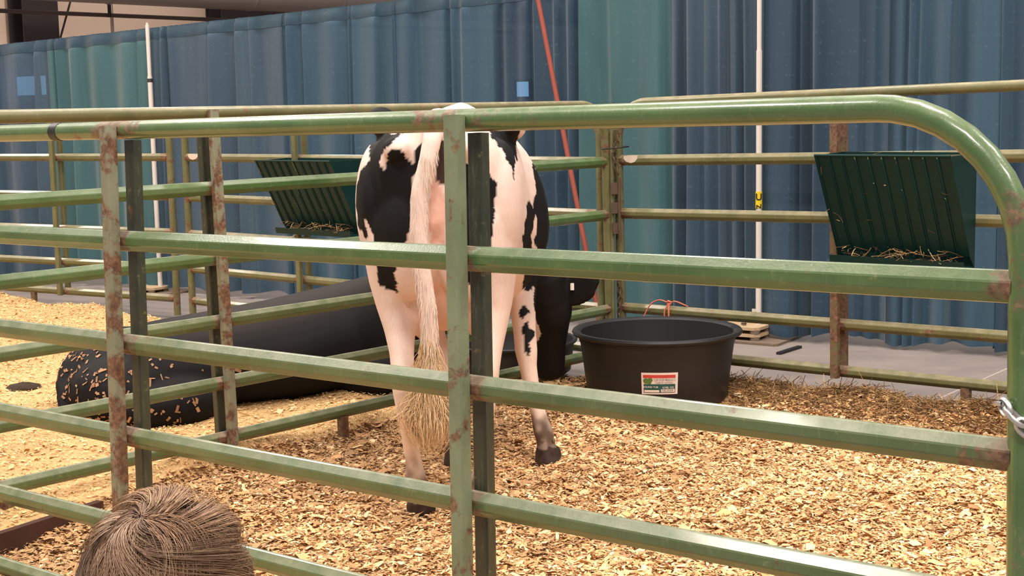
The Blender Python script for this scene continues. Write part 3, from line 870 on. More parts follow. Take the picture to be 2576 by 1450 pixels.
# label on the tub wall, facing the viewer
la = math.atan2(-1, -.09) + .02
def onwall(u, v, lift=.0015):
    rr = .36 + (v - .027) * .117 + lift
    a = la + u / .37
    return TC + np.array([rr * math.cos(a), rr * math.sin(a), v])
def patch(u0, u1, v0, v1, mat, name, parent, lift=.0015, nu=14, shape=None):
    mb = MB()
    V = []; us = np.linspace(u0, u1, nu)
    for u in us:
        for v in (v0, v1): V.append(onwall(u, v, lift))
    mb.add(V, [(2 * i, 2 * i + 2, 2 * i + 3, 2 * i + 1) for i in range(nu - 1)])
    return build(mb, name, mat, parent)
mw = plain('label_white', rgb(232, 214, 204), .5, .4, .03); mr = plain('label_red', rgb(198, 66, 58), .5); mg = plain('label_green', rgb(30, 84, 78), .5); ml = plain('label_leaf', rgb(92, 118, 58), .5, .4, .3, 200); mk = plain('label_grey', rgb(120, 108, 104), .5)
ua, ub, va, vb = -.088, .088, .098, .208
lab = patch(ua, ub, va, vb, mw, 'paper_label', tub)
lab['label'] = 'white, red and green paper label'
patch(ua + .008, ub - .012, vb - .027, vb - .011, mr, 'red_stripe', lab, .0022)
patch(ua + .010, ub - .012, va + .008, va + .052, mg, 'green_panel', lab, .0022)
patch(ua + .013, -.002, va + .011, va + .022, mw, 'white_strip', lab, .0029)
patch(.006, ub - .015, va + .011, va + .026, mw, 'barcode_field', lab, .0029)
for i in range(13): 
    u0 = .011 + i * .0044
    patch(u0, u0 + random.choice([.0012, .002, .0028]), va + .013, va + .024, mk, 'bar', lab, .0034, 2)
for cu_, cv, sx, sy in ((-.066, .166, .014, .014), (-.051, .161, .012, .012), (-.046, .171, .013, .010)):
    mb = MB()
    V = [onwall(cu_ + sx * math.cos(q), cv + sy * math.sin(q), .0026) for q in np.linspace(0, 2 * math.pi, 15)[:-1]]
    mb.add(V, [tuple(range(14))]); build(mb, 'leaf', ml, lab)
def walltext(body, size, u, v, mat, spread=1.0):
    a = la + u / .37
    c_ = onwall(u, v, .0036)
    rt_ = np.array([-math.sin(a), math.cos(a), 0])
    text(body, size, c_, rt_ * spread, (0, 0, 1), mat, 'lettering', lab, .0003)
walltext('TUFF STUFF PRODUCTS', .0165, .024, .171, mk, .62)
walltext('ROUND TUB', .013, -.045, .135, mw)
walltext('KMB 102', .015, .041, .132, mw)
walltext('RUBBER  BY  RECYCLING', .0095, .022, .1565, mk, .8)

# pink twine knotted on the back rail above the tub
M['twine'] = plain('pink_twine', rgb(224, 122, 96), .8, .2, .1, 60)
sT = min(np.linspace(0, BL, 600), key=lambda s: abs(project(bpt(s, HR[4]))[0] - 1690))
def tw(a, z, off): return bpt(sT + a, HR[4] + z, off)
mb = MB()
def spl(pts, n=24):
    pts = np.array(pts); k = len(pts); out = []
    for i in range(k - 1):
        p0, p1, p2_, p3_ = pts[max(i - 1, 0)], pts[i], pts[i + 1], pts[min(i + 2, k - 1)]
        for t_ in np.linspace(0, 1, n // (k - 1) + 2)[:-1]:
            out.append(.5 * ((2 * p1) + (p2_ - p0) * t_ + (2 * p0 - 5 * p1 + 4 * p2_ - p3_) * t_ ** 2 + (-p0 + 3 * p1 - 3 * p2_ + p3_) * t_ ** 3))
    return out + [pts[-1]]
mb.tube(spl([tw(0, .045, -.02), tw(-.06, .062, -.03), tw(-.12, .03, -.04), tw(-.17, -.06, -.045)]), .0038, 6)
mb.tube(spl([tw(0, .045, -.02), tw(.04, .06, -.025), tw(.09, .045, -.015), tw(.11, .032, .0)]), .0035, 6)
mb.tube(spl([tw(0, .05, -.025), tw(-.022, .0, -.036), tw(-.018, -.05, -.036)]), .004, 6)
mb.tube(spl([tw(0, .05, -.025), tw(.006, .0, -.036), tw(.004, -.055, -.036)]), .005, 6)
mb.tube(spl([tw(-.012, .05, -.02), tw(.0, .06, -.03), tw(.012, .05, -.02), tw(0, .04, -.026), tw(-.012, .05, -.02)]), .006, 6)
o = build(mb, 'twine', M['twine'], None, 60)
tag(o, 'pink-orange twine knotted on the rail above the black tub', 'twine')

# dark board half buried along the sawdust edge, clump, dung
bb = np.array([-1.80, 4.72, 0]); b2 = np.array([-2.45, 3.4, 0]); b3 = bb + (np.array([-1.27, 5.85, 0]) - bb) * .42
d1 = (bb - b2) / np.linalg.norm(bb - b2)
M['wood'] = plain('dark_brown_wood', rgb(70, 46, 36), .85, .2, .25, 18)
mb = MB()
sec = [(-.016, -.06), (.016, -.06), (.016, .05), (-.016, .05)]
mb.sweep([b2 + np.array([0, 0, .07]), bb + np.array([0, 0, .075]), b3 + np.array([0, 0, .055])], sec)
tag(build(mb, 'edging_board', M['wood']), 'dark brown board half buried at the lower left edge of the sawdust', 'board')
def clump(px, py, rx, ry, rz, name, label, cat, mat, seed, z=None):
    p_ = on_floor(px, py, .07); p_[2] = float(height(p_[0], p_[1])) if z is None else z
    q = np.random.default_rng(seed)
    R = []
    for th in np.linspace(.05, math.pi - .05, 12):
        ring = []
        for ph in np.linspace(0, 2 * math.pi, 21)[:-1]:
            k = .75 + .5 * vnoise(np.array([3 * ph + seed]), np.array([4 * th]), seed)[0]
            if ph > 6: k = .9
            ring.append((p_[0] + rx * k * math.sin(th) * math.cos(ph), p_[1] + ry * k * math.sin(th) * math.sin(ph), p_[2] + rz * k * math.cos(th)))
        R.append(np.array(ring))
    o = build(MB().rings(R), name, mat, None, 60)
    return tag(o, label, cat)
M['dung'] = plain('dark_clod', rgb(58, 46, 36), .9, .2, .35, 60)
clump(62, 985, .098, .07, .035, 'dirt_clod', 'dark brown clod on the sawdust at the far left', 'clod', M['dung'], 4)
for i, (px, py, rr, lb) in enumerate(((1245, 1372, .018, 'small dark dung lump just right of the middle post'), (1280, 1365, .012, 'smallest dark dung lump near the bottom middle'), (1358, 1367, .018, 'small dark dung lump right of the standing cow hind hooves, on shavings'),
                                  (1745, 1428, .03, 'dark dung patch at the bottom edge, under the lowest visible rail'), (2440, 1440, .022, 'small dark dung lump at the lower right'))):
    clump(px, py, rr, rr * .8, rr * .5, 'dung_lump', lb, 'dung', M['dung'], 20 + i)

# ------------------------------------------------------------------ animals: one continuous skin each
def fuse(mb, voxel, smooth_it=6):
    """merge overlapping closed shapes into one continuous smooth surface -> (V, quads/tris mesh)"""
    V = np.concatenate(mb.v)
    me = bpy.data.meshes.new('raw_body'); me.from_pydata(V.tolist(), [], mb.f); me.validate(); me.update()
    ob = bpy.data.objects.new('raw_body', me); C.objects.link(ob)
    md = ob.modifiers.new('r', 'REMESH'); md.mode = 'VOXEL'; md.voxel_size = voxel
    sm = ob.modifiers.new('s', 'SMOOTH'); sm.iterations = smooth_it; sm.factor = .5
    out = bpy.data.meshes.new_from_object(ob.evaluated_get(bpy.context.evaluated_depsgraph_get()))
    bpy.data.objects.remove(ob)
    return out
def mesh_arrays(me):
    V = np.zeros(len(me.vertices) * 3, np.float32); me.vertices.foreach_get('co', V)
    N = np.zeros(len(me.vertices) * 3, np.float32); me.vertices.foreach_get('normal', N)
    return V.reshape(-1, 3), N.reshape(-1, 3)
def torso_ring(y, zt, zb, w_, zw, p=.85, q=.85, x0=0.0, k=36):
    out = []
    for a in np.linspace(0, 2 * math.pi, k + 1)[:-1]:
        c_, s_ = math.cos(a), math.sin(a)
        x = w_ * math.copysign(abs(c_) ** p, c_)
        z = zw + ((zt - zw) if s_ > 0 else (zw - zb)) * math.copysign(abs(s_) ** q, s_)
        out.append((x0 + x, y, z))
    return np.array(out)
def leg(mb, rows, k=20):
    """rows: z, cx, cy, rx, ry from top to bottom"""
    R = [np.array([(cx + rx * math.cos(a), cy + ry * math.sin(a), z) for a in np.linspace(0, 2 * math.pi, k + 1)[:-1]]) for z, cx, cy, rx, ry in rows]
    mb.rings(R)
def ball(mb, c, r, k=14):
    R = []
    for th in np.linspace(.08, math.pi - .08, k):
        R.append(np.array([(c[0] + r[0] * math.sin(th) * math.cos(a), c[1] + r[1] * math.sin(th) * math.sin(a), c[2] + r[2] * math.cos(th)) for a in np.linspace(0, 2 * math.pi, 25)[:-1]]))
    mb.rings(R)
def loft(mb, rows, side, k=20):
    """rows: (x,y,z, half width along side, half height)"""
    P_ = [r_[:3] for r_ in rows]
    sec = [(math.cos(a), math.sin(a)) for a in np.linspace(0, 2 * math.pi, k + 1)[:-1]]
    mb.sweep(P_, sec, side=side, scale=[r_[3:] for r_ in rows])
def leaf_ear(mb, a, b, wd, th, up):
    a = np.array(a, float); b = np.array(b, float); up = np.array(up, float)
    d = b - a; nrm = np.cross(d / np.linalg.norm(d), up)
    R = []
    for t_ in np.linspace(0, 1, 9):
        w_ = wd * (.35 + .65 * math.sin(math.pi * min(1, .18 + t_ * .72)) ** .8) * (1 - .75 * max(0, t_ - .75) / .25)
        R.append(np.array([a + d * t_ + up * w_ * math.cos(q) + nrm * th * math.sin(q) for q in np.linspace(0, 2 * math.pi, 17)[:-1]]))
    mb.rings(R)

COW_O = np.array([-.27, 5.00, .05]); COW_H = math.radians(2)
def cow2w(V):
    V = np.asarray(V, float)
    c_, s_ = math.cos(COW_H), math.sin(COW_H)
    return np.stack([COW_O[0] + V[..., 0] * c_ + V[..., 1] * s_, COW_O[1] - V[..., 0] * s_ + V[..., 1] * c_, COW_O[2] + V[..., 2]], -1)
mb = MB()
mb.rings([torso_ring(-.035, 1.37, 1.10, .09, 1.26), torso_ring(.0, 1.44, .98, .19, 1.28, .8, .9), torso_ring(.08, 1.47, .84, .255, 1.22, .8, .9),
          torso_ring(.2, 1.475, .80, .285, 1.15, .8, .9), torso_ring(.36, 1.485, .80, .295, 1.15, .75, .85), torso_ring(.5, 1.495, .78, .31, 1.18, .68, .8),
          torso_ring(.64, 1.485, .74, .33, 1.08, .8, .9), torso_ring(.85, 1.475, .64, .395, 1.02, .92, .96), torso_ring(1.08, 1.49, .62, .40, 1.0, .98, 1.02),
          torso_ring(1.3, 1.525, .66, .33, 1.04, 1.1, 1.1), torso_ring(1.48, 1.535, .72, .27, 1.1, 1.25, 1.2), torso_ring(1.62, 1.44, .78, .22, 1.12, 1, 1), torso_ring(1.70, 1.34, .88, .12, 1.12)])
for sx in (-1, 1):
    ball(mb, (sx * .125, -.015, 1.365), (.055, .05, .045))         # pin bones
    ball(mb, (-.24 if sx < 0 else .262, .47, 1.462 if sx < 0 else 1.43), (.06, .09, .055))             # hook bones
    ball(mb, (sx * .225, .22, 1.15), (.085, .2, .24))              # thigh muscle
    ball(mb, (sx * .1, .07, 1.05), (.13, .12, .24))
# hind legs
leg(mb, [(1.25, -.17, .26, .1, .2), (1.1, -.175, .24, .118, .25), (.98, -.175, .23, .112, .24), (.87, -.172, .23, .098, .21), (.78, -.165, .20, .078, .165), (.70, -.152, .14, .058, .12), (.62, -.14, .075, .045, .085),
         (.56, -.134, .03, .042, .07), (.50, -.131, .015, .042, .06), (.43, -.126, .015, .036, .047), (.32, -.115, .025, .031, .038), (.22, -.104, .04, .031, .038), (.15, -.098, .05, .04, .046), (.11, -.095, .06, .043, .05), (.075, -.092, .08, .038, .048), (.05, -.09, .09, .046, .06), (.0, -.09, .10, .040, .06), (-.015, -.09, .1, .040, .06)])
leg(mb, [(1.25, .17, .26, .1, .2), (1.1, .175, .24, .118, .25), (.98, .178, .23, .112, .24), (.87, .18, .23, .098, .21), (.78, .182, .20, .082, .165), (.70, .182, .14, .064, .12), (.62, .178, .075, .05, .085),
         (.56, .174, .03, .045, .07), (.50, .17, .015, .044, .06), (.43, .165, .015, .037, .047), (.32, .155, .025, .031, .038), (.22, .148, .04, .031, .038), (.15, .142, .05, .04, .046), (.11, .14, .06, .043, .05), (.075, .14, .08, .038, .048), (.05, .14, .09, .046, .06), (.0, .14, .10, .040, .06), (-.015, .14, .1, .040, .06)])
# fore legs
leg(mb, [(1.2, 0.215, 1.36, .09, .17), (1.0, 0.225, 1.33, .095, .15), (.86, 0.260, 1.27, .085, .12), (.74, 0.270, 1.19, .07, .09), (.62, 0.278, 1.10, .056, .065), (.53, 0.285, 1.045, .05, .055), (.46, 0.291, 1.01, .05, .055), (.40, 0.297, .985, .04, .044), (.28, 0.320, .945, .032, .036), (.18, 0.347, .92, .036, .04), (.13, 0.360, .91, .044, .048), (.08, 0.370, .90, .038, .046), (.05, 0.375, .895, .046, .056), (0, 0.380, .89, .06, .072), (-.02, 0.380, .89, .06, .072)])
leg(mb, [(1.2, -0.170, 1.36, .09, .17), (1.0, -0.170, 1.33, .095, .15), (.86, -0.160, 1.27, .085, .12), (.74, -0.145, 1.19, .07, .09), (.62, -0.125, 1.10, .056, .065), (.53, -0.110, 1.045, .05, .055), (.46, -0.070, 1.01, .05, .055), (.40, -0.060, .985, .04, .044), (.28, -0.040, .945, .032, .036), (.18, -0.025, .92, .036, .04), (.13, -0.020, .91, .044, .048), (.08, -0.015, .90, .038, .046), (.05, -0.010, .895, .046, .056), (0, -0.010, .89, .06, .072), (-.02, -0.010, .89, .06, .072)])
for fx, fy in ((-.09, .10), (.14, .10), (.38, .89), (-.01, .89)):
    for sx in (-1, 1):
        ball(mb, (fx + sx * .03, fy + .025, .028), (.027, .06, .036))
        ball(mb, (fx + sx * .024, fy - .085 + .02, .105), (.013, .014, .017))
# udder and teats
ball(mb, (.02, .34, .86), (.19, .26, .20)); ball(mb, (-.07, .22, .80), (.105, .12, .13)); ball(mb, (.11, .22, .80), (.105, .12, .13))
for tx in (-.08, .12):
    leg(mb, [(.72, tx, .2, .02, .02), (.68, tx, .195, .017, .017), (.645, tx, .19, .013, .013)], 10)
    leg(mb, [(.72, tx, .42, .02, .02), (.68, tx, .42, .017, .017), (.645, tx, .42, .013, .013)], 10)
# neck, head, ears
loft(mb, [(.02, 1.32, 1.18, .2, .30), (.06, 1.5, 1.07, .16, .27), (.13, 1.66, .92, .125, .22), (.22, 1.78, .79, .105, .17), (.33, 1.86, .70, .10, .13)], (.8, -.4, 0))
loft(mb, [(.365, 1.83, .765, .06, .05), (.375, 1.87, .71, .105, .12), (.385, 1.91, .60, .118, .15), (.39, 1.95, .46, .10, .14), (.385, 1.99, .32, .08, .115), (.38, 2.01, .21, .08, .095), (.38, 2.015, .15, .062, .065)], (1, -.1, 0))
ball(mb, (.40, 1.87, .52), (.10, .09, .13))
leaf_ear(mb, (.445, 1.84, .59), (.63, 1.78, .675), .08, .018, (-.3, .2, 1))
leaf_ear(mb, (.33, 1.86, .66), (.18, 1.9, .68), .06, .017, (0, .2, 1))
# tail
loft(mb, [(.02, .08, 1.47, .05, .04), (.012, -.04, 1.455, .042, .036), (.004, -.085, 1.39, .034, .03), (-.014, -.105, 1.31, .032, .027), (-.042, -.112, 1.22, .031, .026), (-.047, -.112, 1.10, .031, .026), (-.04, -.112, .96, .031, .026), (-.022, -.11, .82, .029, .025), (-.018, -.105, .70, .028, .024), (-.022, -.10, .58, .026, .022), (-.03, -.10, .50, .02, .018)], (1, 0, 0))
cow_me = fuse(mb, .0105, 5)
CV, CN = mesh_arrays(cow_me)

# ---- COW COLOUR: coat patches in the cow's own rear-view coordinates (x right, z up)
COW_PATCH = {
    'rumpL': [(-0.255,1.426),(-0.099,1.422),(-0.132,1.398),(-0.161,1.37),(-0.189,1.336),(-0.206,1.314),(-0.181,1.305),(-0.171,1.302),(-0.162,1.326),(-0.149,1.356),(-0.136,1.366),(-0.113,1.365),(-0.102,1.35),(-0.097,1.331),(-0.086,1.321),(-0.069,1.316),(-0.065,1.34),(-0.062,1.358),(-0.047,1.379),(-0.023,1.399),(-0.018,1.378),(-0.015,1.355),(-0.009,1.346),(-0.015,1.328),(-0.025,1.305),(-0.039,1.281),(-0.068,1.279),(-0.074,1.273),(-0.076,1.245),(-0.063,1.184),(-0.062,1.137),(-0.058,1.1),(-0.071,1.09),(-0.089,1.074),(-0.095,1.045),(-0.115,1.012),(-0.126,0.977),(-0.136,0.943),(-0.15,0.922),(-0.141,0.902),(-0.149,0.854),(-0.186,0.858),(-0.21,0.867),(-0.212,0.941),(-0.217,0.993),(-0.224,1.041),(-0.228,1.07),(-0.24,1.104),(-0.25,1.108),(-0.259,1.108),(-0.25,1.079),(-0.243,1.054),(-0.258,1.045),(-0.275,1.061),(-0.287,1.084),(-0.289,1.114),(-0.297,1.162),(-0.294,1.23),(-0.277,1.28),(-0.256,1.3),(-0.234,1.325),(-0.243,1.357),(-0.258,1.392)],
    'anus': [(0.025,1.396),(0.056,1.394),(0.053,1.233),(0.024,1.243),(0.018,1.253),(0.006,1.262),(0.007,1.294),(0.012,1.322),(0.023,1.34),(0.021,1.368)],
    'rumpR': [(0.102,1.308),(0.154,1.306),(0.181,1.296),(0.204,1.275),(0.215,1.236),(0.216,1.188),(0.213,1.103),(0.208,1.055),(0.202,1.019),(0.196,0.968),(0.19,0.913),(0.189,0.888),(0.171,0.877),(0.153,0.876),(0.115,0.873),(0.093,0.915),(0.091,1.013),(0.089,1.109),(0.088,1.204),(0.092,1.27)],
    'hipR': [(0.179,1.435),(0.192,1.416),(0.202,1.402),(0.23,1.363),(0.259,1.319),(0.278,1.28),(0.284,1.241),(0.285,1.269),(0.287,1.308),(0.279,1.35),(0.3,1.411),(0.298,1.442),(0.225,1.464)],
    'flankR1': [(0.339,1.347),(0.334,1.261),(0.347,1.212),(0.352,1.164),(0.344,1.134),(0.341,1.092),(0.329,1.132),(0.317,1.128),(0.309,1.088),(0.307,1.016),(0.298,1.009),(0.295,0.96),(0.294,0.886),(0.296,0.82),(0.287,0.752),(0.295,0.704),(0.307,0.708),(0.324,0.722),(0.331,0.607),(0.351,0.635),(0.359,0.702),(0.372,0.924),(0.336,0.959),(0.341,0.974),(0.366,1.03),(0.364,1.053),(0.351,1.067),(0.346,1.063),(0.337,0.999),(0.322,0.946),(0.36,0.866),(0.405,0.789),(0.4,0.901),(0.389,1.02),(0.381,1.145),(0.36,1.204),(0.345,1.293)],
    'legA': [(0.285,0.656),(0.302,0.646),(0.307,0.632),(0.299,0.611),(0.28,0.604),(0.264,0.608),(0.264,0.625),(0.271,0.634),(0.276,0.652)],
    'legB': [(0.287,0.586),(0.299,0.585),(0.303,0.563),(0.315,0.549),(0.326,0.542),(0.324,0.517),(0.315,0.51),(0.31,0.472),(0.3,0.455),(0.284,0.457),(0.275,0.477),(0.273,0.507),(0.278,0.52),(0.274,0.546),(0.278,0.573)],
    'udder': [(-0.132,0.907),(-0.029,0.919),(-0.024,0.852),(-0.007,0.764),(-0.036,0.696),(-0.063,0.683),(-0.114,0.665),(-0.133,0.7),(-0.14,0.761),(-0.143,0.832)],
    'pinkper': [(-0.0,1.276),(0.015,1.253),(0.024,1.229),(0.038,1.205),(0.036,1.032),(-0.014,1.031),(-0.017,1.11),(-0.018,1.177),(-0.007,1.238)],
}

def inside(poly, x, z):
    p = np.array(poly); r_ = np.zeros(len(x), bool)
    for (x0, z0), (x1, z1) in zip(p, np.roll(p, -1, 0)):
        c_ = ((z0 > z) != (z1 > z)) & (x < (x1 - x0) * (z - z0) / (z1 - z0 + 1e-12) + x0)
        r_ ^= c_
    return r_
jx = CV[:, 0] + (vnoise(CV[:, 0] * 55, CV[:, 2] * 22, 3) - .5) * .014
jz = CV[:, 2] + (vnoise(CV[:, 0] * 40, CV[:, 2] * 40, 6) - .5) * .018
cx_, cy_, cz_ = CV[:, 0], CV[:, 1], CV[:, 2]
WHITE, BLACK, PINK, SKIN = np.array(lin((.88, .785, .745))), np.array(lin((.085, .078, .08))), np.array(lin((.88, .73, .67))), np.array(lin((.86, .68, .62)))
ccol = np.tile(WHITE, (len(CV), 1)) * (.93 + .1 * vnoise(cx_ * 18, cz_ * 12, 2))[:, None]
yel = np.clip((.85 - cz_) / .6, 0, 1)[:, None] * .35
ccol = ccol * (1 - yel) + yel * np.array(lin((.88, .76, .62)))
tail_m = (cy_ < -.062) & (np.abs(cx_ + .025) < .075) & (cz_ < 1.44)
rear = cy_ < .75
blk = np.zeros(len(CV), bool)
for k in ('rumpL', 'rumpR', 'hipR'): blk |= inside(COW_PATCH[k], jx, jz) & (cy_ < .62)
blk &= ~tail_m
blk |= inside(COW_PATCH['flankR1'], jx, jz) & (cy_ > .25) & (cz_ > .62) & (cx_ > .2)
blk |= (inside(COW_PATCH['legA'], jx, jz) | inside(COW_PATCH['legB'], jx, jz)) & (cy_ > .8)
# far flanks, shoulders and head
sd = vnoise(cy_ * 3.1 + (cx_ > 0) * 5, cz_ * 3.3, 11)
blk |= (cy_ > .80) & (cz_ > .8) & (sd > .50) & (np.abs(cx_) > .1) & ~((cx_ > .2) & (cy_ < 1.1))
blk |= (cy_ > .66) & (cx_ > .352 + .012 * (vnoise(cz_ * 16, cx_ * 0, 3) - .5)) & (cz_ > .66) & (cz_ < 1.27)
blk |= (cx_ < -.27) & (cy_ > .55) & (cz_ > 1.38)
star = (np.hypot(cx_ - .35, cz_ - .77) < .05) & (cy_ > 1.86)
blk |= (cy_ > 1.5) & (cz_ < 1.3) & (cx_ > .05) & ~star
blk &= ~((cx_ < .335 + .07 * (vnoise(cz_ * 11, cx_ * 0, 2) - .5) - 1.2 * (cz_ - .47) ** 2) & (cy_ > 1.75) & (cz_ < .63) & (cz_ > .28))
blk |= (cx_ < -.19) & (cy_ > .3) & (cy_ < .65) & (cz_ > 1.38)
an = inside(COW_PATCH['anus'], cx_, cz_) & (cy_ < .2) & ~tail_m
pk = inside(COW_PATCH['pinkper'], cx_, cz_) & (cy_ < .3) & ~tail_m
ud = (((cx_ - .02) / .19) ** 2 + ((cy_ - .32) / .27) ** 2 + ((cz_ - .84) / .26) ** 2 < 1.0) & (np.abs(cx_ - .02) < .155) & ~tail_m
ccol[ud] = PINK * (.92 + .16 * vnoise(cx_[ud] * 25, cz_[ud] * 25, 4))[:, None]
ccol[pk] = SKIN * (.85 + .3 * vnoise(cx_[pk] * 60, cz_[pk] * 45, 4))[:, None]
ccol[blk] = BLACK
ccol[an] = np.array(lin((.24, .18, .16)))
# soiled pasterns and dark hooves
foot_ = cy_ < 1.4
kd_ = np.clip((.235 - cz_ + .12 * (vnoise(cx_ * 34 + 3, cz_ * 22 + cy_ * 20, 8) - .5)) / .09, 0, 1) * (.35 + .65 * vnoise(cx_ * 40 + 3, cz_ * 30, 5)) * foot_
kd_ = np.clip(kd_ * 1.25, 0, .95)[:, None]
ccol = ccol * (1 - kd_) + kd_ * np.array(lin((.33, .25, .20)))
hoof = (cz_ < .06 + .012 * vnoise(cx_ * 60, cy_ * 60, 3)) & foot_
ccol[hoof] = np.array(lin((.24, .185, .16))) * (.7 + .6 * vnoise(cx_[hoof] * 60, cz_[hoof] * 60, 4))[:, None]
t = NT('short_coat')
P = t.obj()
hair = t.noise(t.scale(P, (230, 230, 34)), 1.0, 5, .65)
cc_ = t.mix(t.math('MULTIPLY', t.ramp(hair, [(.4, 0.0), (.75, 1.0)]), .5), t.attr('tint', 'Color'), (.78, .72, .68, 1), 'MULTIPLY')
t.bump(hair, .22, .004)
t.fin(cc_, .66, 0, .14)
M['coat'] = t.m
def body(me, name, W_, col, label, cat, org, mat=None):
    """link a fused skin as one mesh object at org, colours per vertex"""
    me.vertices.foreach_set('co', (W_ - np.array(org)).astype(np.float32).ravel()); me.update()
    a = me.attributes.new('tint', 'FLOAT_COLOR', 'POINT')
    c4 = np.ones((len(W_), 4), np.float32); c4[:, :3] = col; a.data.foreach_set('color', c4.ravel())
    me.polygons.foreach_set('use_smooth', [True] * len(me.polygons))
    me.materials.clear(); me.materials.append(mat or M['coat']); me.name = name
    o = bpy.data.objects.new(name, me); C.objects.link(o); o.location = org; ORG[o.name] = np.array(org, float)
    if label: tag(o, label, cat)
    return o
cow = body(cow_me, 'cow', cow2w(CV), ccol, 'black and white dairy cow standing with its rump to the viewer', 'cow', tuple(COW_O))
# tail switch: long pale hair
def strands(name, paths, r, mat, parent, cols):
    """paths (k,n,3): thin three-sided strands tapering to the tip, joined"""
    k, n, _ = paths.shape
    T = np.gradient(paths, axis=1); T /= np.linalg.norm(T, axis=2)[..., None] + 1e-9
    ref = np.array([.31, .77, .55]); s = np.cross(T, ref); s /= np.linalg.norm(s, axis=2)[..., None] + 1e-9
    u = np.cross(T, s)
    tp = np.linspace(1, .25, n)[None, :, None] * np.asarray(r).reshape(-1, 1, 1)
    V = np.stack([paths + (s * math.cos(a) + u * math.sin(a)) * tp for a in (0, 2.094, 4.189)], 2).reshape(-1, 3)
    i = (np.arange(k)[:, None, None] * n + np.arange(n - 1)[None, :, None]) * 3 + np.arange(3)[None, None, :]
    j = (np.arange(k)[:, None, None] * n + np.arange(n - 1)[None, :, None]) * 3 + ((np.arange(3) + 1) % 3)[None, None, :]
    F = np.stack([i, j, j + 3, i + 3], -1).reshape(-1, 4)
    o = raw(name, V, F, mat, parent, np.repeat(cols, n * 3, 0), smooth=True, org=ORG[parent.name])
    o['kind'] = 'stuff'
    return o
q = np.random.default_rng(4)
k = 3600
ts = q.uniform(0, 1, k) ** .8
rootp = np.stack([-.020 - .012 * ts + q.normal(0, .009, k), -.104 + q.normal(0, .008, k), .74 - .27 * ts], 1)
ln = (.09 + .07 * ts) * q.uniform(.75, 1.25, k)
nn = 8
st_ = np.linspace(0, 1, nn)
dx = q.normal(0, .006 + .034 * ts, k); dy = q.normal(-.006, .004 + .02 * ts, k); wv = q.uniform(0, 6.28, k)
paths = rootp[:, None, :] + np.stack([dx[:, None] * np.sin(st_ * 2.5)[None] * 1.15 + .006 * np.sin(st_[None] * 6 + wv[:, None]) * st_[None], dy[:, None] * np.sin(st_ * 2.3)[None], -ln[:, None] * st_[None]], -1)
cl = np.array(lin((.90, .77, .60))) * q.uniform(.65, 1.1, (k, 1))
M['hair'] = NT('hair_strand'); M['hair'] = M['hair'].fin(M['hair'].attr('tint', 'Color'), .42, 0, .45)
strands('tail_switch', cow2w(paths), q.uniform(.0012, .0022, k), M['hair'], cow, np.clip(cl, 0, 1))
# shaggy hair along the tail
k = 900
tz = q.uniform(.6, 1.36, k); txx = np.interp(tz, [.58, .70, .82, .96, 1.10, 1.22, 1.31, 1.39], [-.022, -.018, -.022, -.04, -.047, -.042, -.014, .004])
an_ = q.uniform(0, 6.28, k)
rootp = np.stack([txx + .027 * np.cos(an_), -.108 + .024 * np.sin(an_), tz], 1)
paths = rootp[:, None, :] + np.stack([.007 * np.cos(an_)[:, None] * st_[None], .01 * np.sin(an_)[:, None] * st_[None], -.035 * st_[None] * np.ones((k, 1))], -1)
strands('tail_hair', cow2w(paths), q.uniform(.001, .0016, k), M['hair'], cow, np.clip(np.array(lin((.93, .86, .80))) * q.uniform(.75, 1.05, (k, 1)), 0, 1))
et = cow2w(np.array([.50, 1.785, .64]))
g = build(MB().cbox(et, (.018, .006, .034), None, .004), 'ear_tag', plain('white_tag', rgb(225, 220, 215), .5), cow)
g['label'] = 'small white ear tag'

# ------------------------------------------------------------------ lying black cow (own frame: y along the spine)
LO = np.array([-2.2, 6.82, .06]); LF_ = np.array([.864, .503]); LR_ = np.array([.503, -.864])
def lie2w(V):
    V = np.asarray(V, float)
    return np.stack([LO[0] + V[..., 1] * LF_[0] + V[..., 0] * LR_[0], LO[1] + V[..., 1] * LF_[1] + V[..., 0] * LR_[1], LO[2] + V[..., 2]], -1)
mb = MB()
mb.rings([torso_ring(-.02, .26, .04, .14, .14), torso_ring(.05, .34, .0, .25, .16), torso_ring(.16, .40, -.01, .33, .17, .85, .9), torso_ring(.32, .43, -.01, .39, .18, .85, .95), torso_ring(.5, .455, -.01, .43, .19, .85, 1),
          torso_ring(.8, .48, -.01, .47, .2, .85, 1.05), torso_ring(1.1, .51, -.01, .47, .2, .85, 1.05), torso_ring(1.4, .555, -.01, .42, .24, .9, 1.05), torso_ring(1.65, .60, 0, .30, .28, .95, 1.1), torso_ring(1.85, .54, .08, .2, .32), torso_ring(1.95, .46, .18, .1, .32)])
ball(mb, (.20, .22, .16), (.26, .27, .19))         # folded thigh
ball(mb, (.42, .42, .10), (.17, .30, .13))         # hock and shank against the ground
ball(mb, (.30, 1.5, .12), (.2, .2, .14))           # folded foreleg
ball(mb, (.38, 1.75, .07), (.08, .2, .07))
ball(mb, (-.2, .34, .36), (.08, .1, .06)); ball(mb, (.12, .34, .39), (.08, .1, .05))   # hooks
loft(mb, [(0, 1.7, .40, .17, .2), (-.04, 1.9, .48, .13, .16), (-.11, 2.02, .53, .10, .13)], (1, 0, 0))
loft(mb, [(-.08, 2.0, .58, .09, .09), (-.16, 2.1, .52, .11, .12), (-.27, 2.19, .42, .085, .1), (-.35, 2.25, .33, .07, .08), (-.38, 2.27, .29, .05, .05)], (.7, .7, 0))
leaf_ear(mb, (-.03, 2.08, .56), (.1, 2.14, .57), .055, .016, (0, .2, 1))
leaf_ear(mb, (-.15, 1.98, .56), (-.27, 1.90, .57), .055, .016, (0, .2, 1))
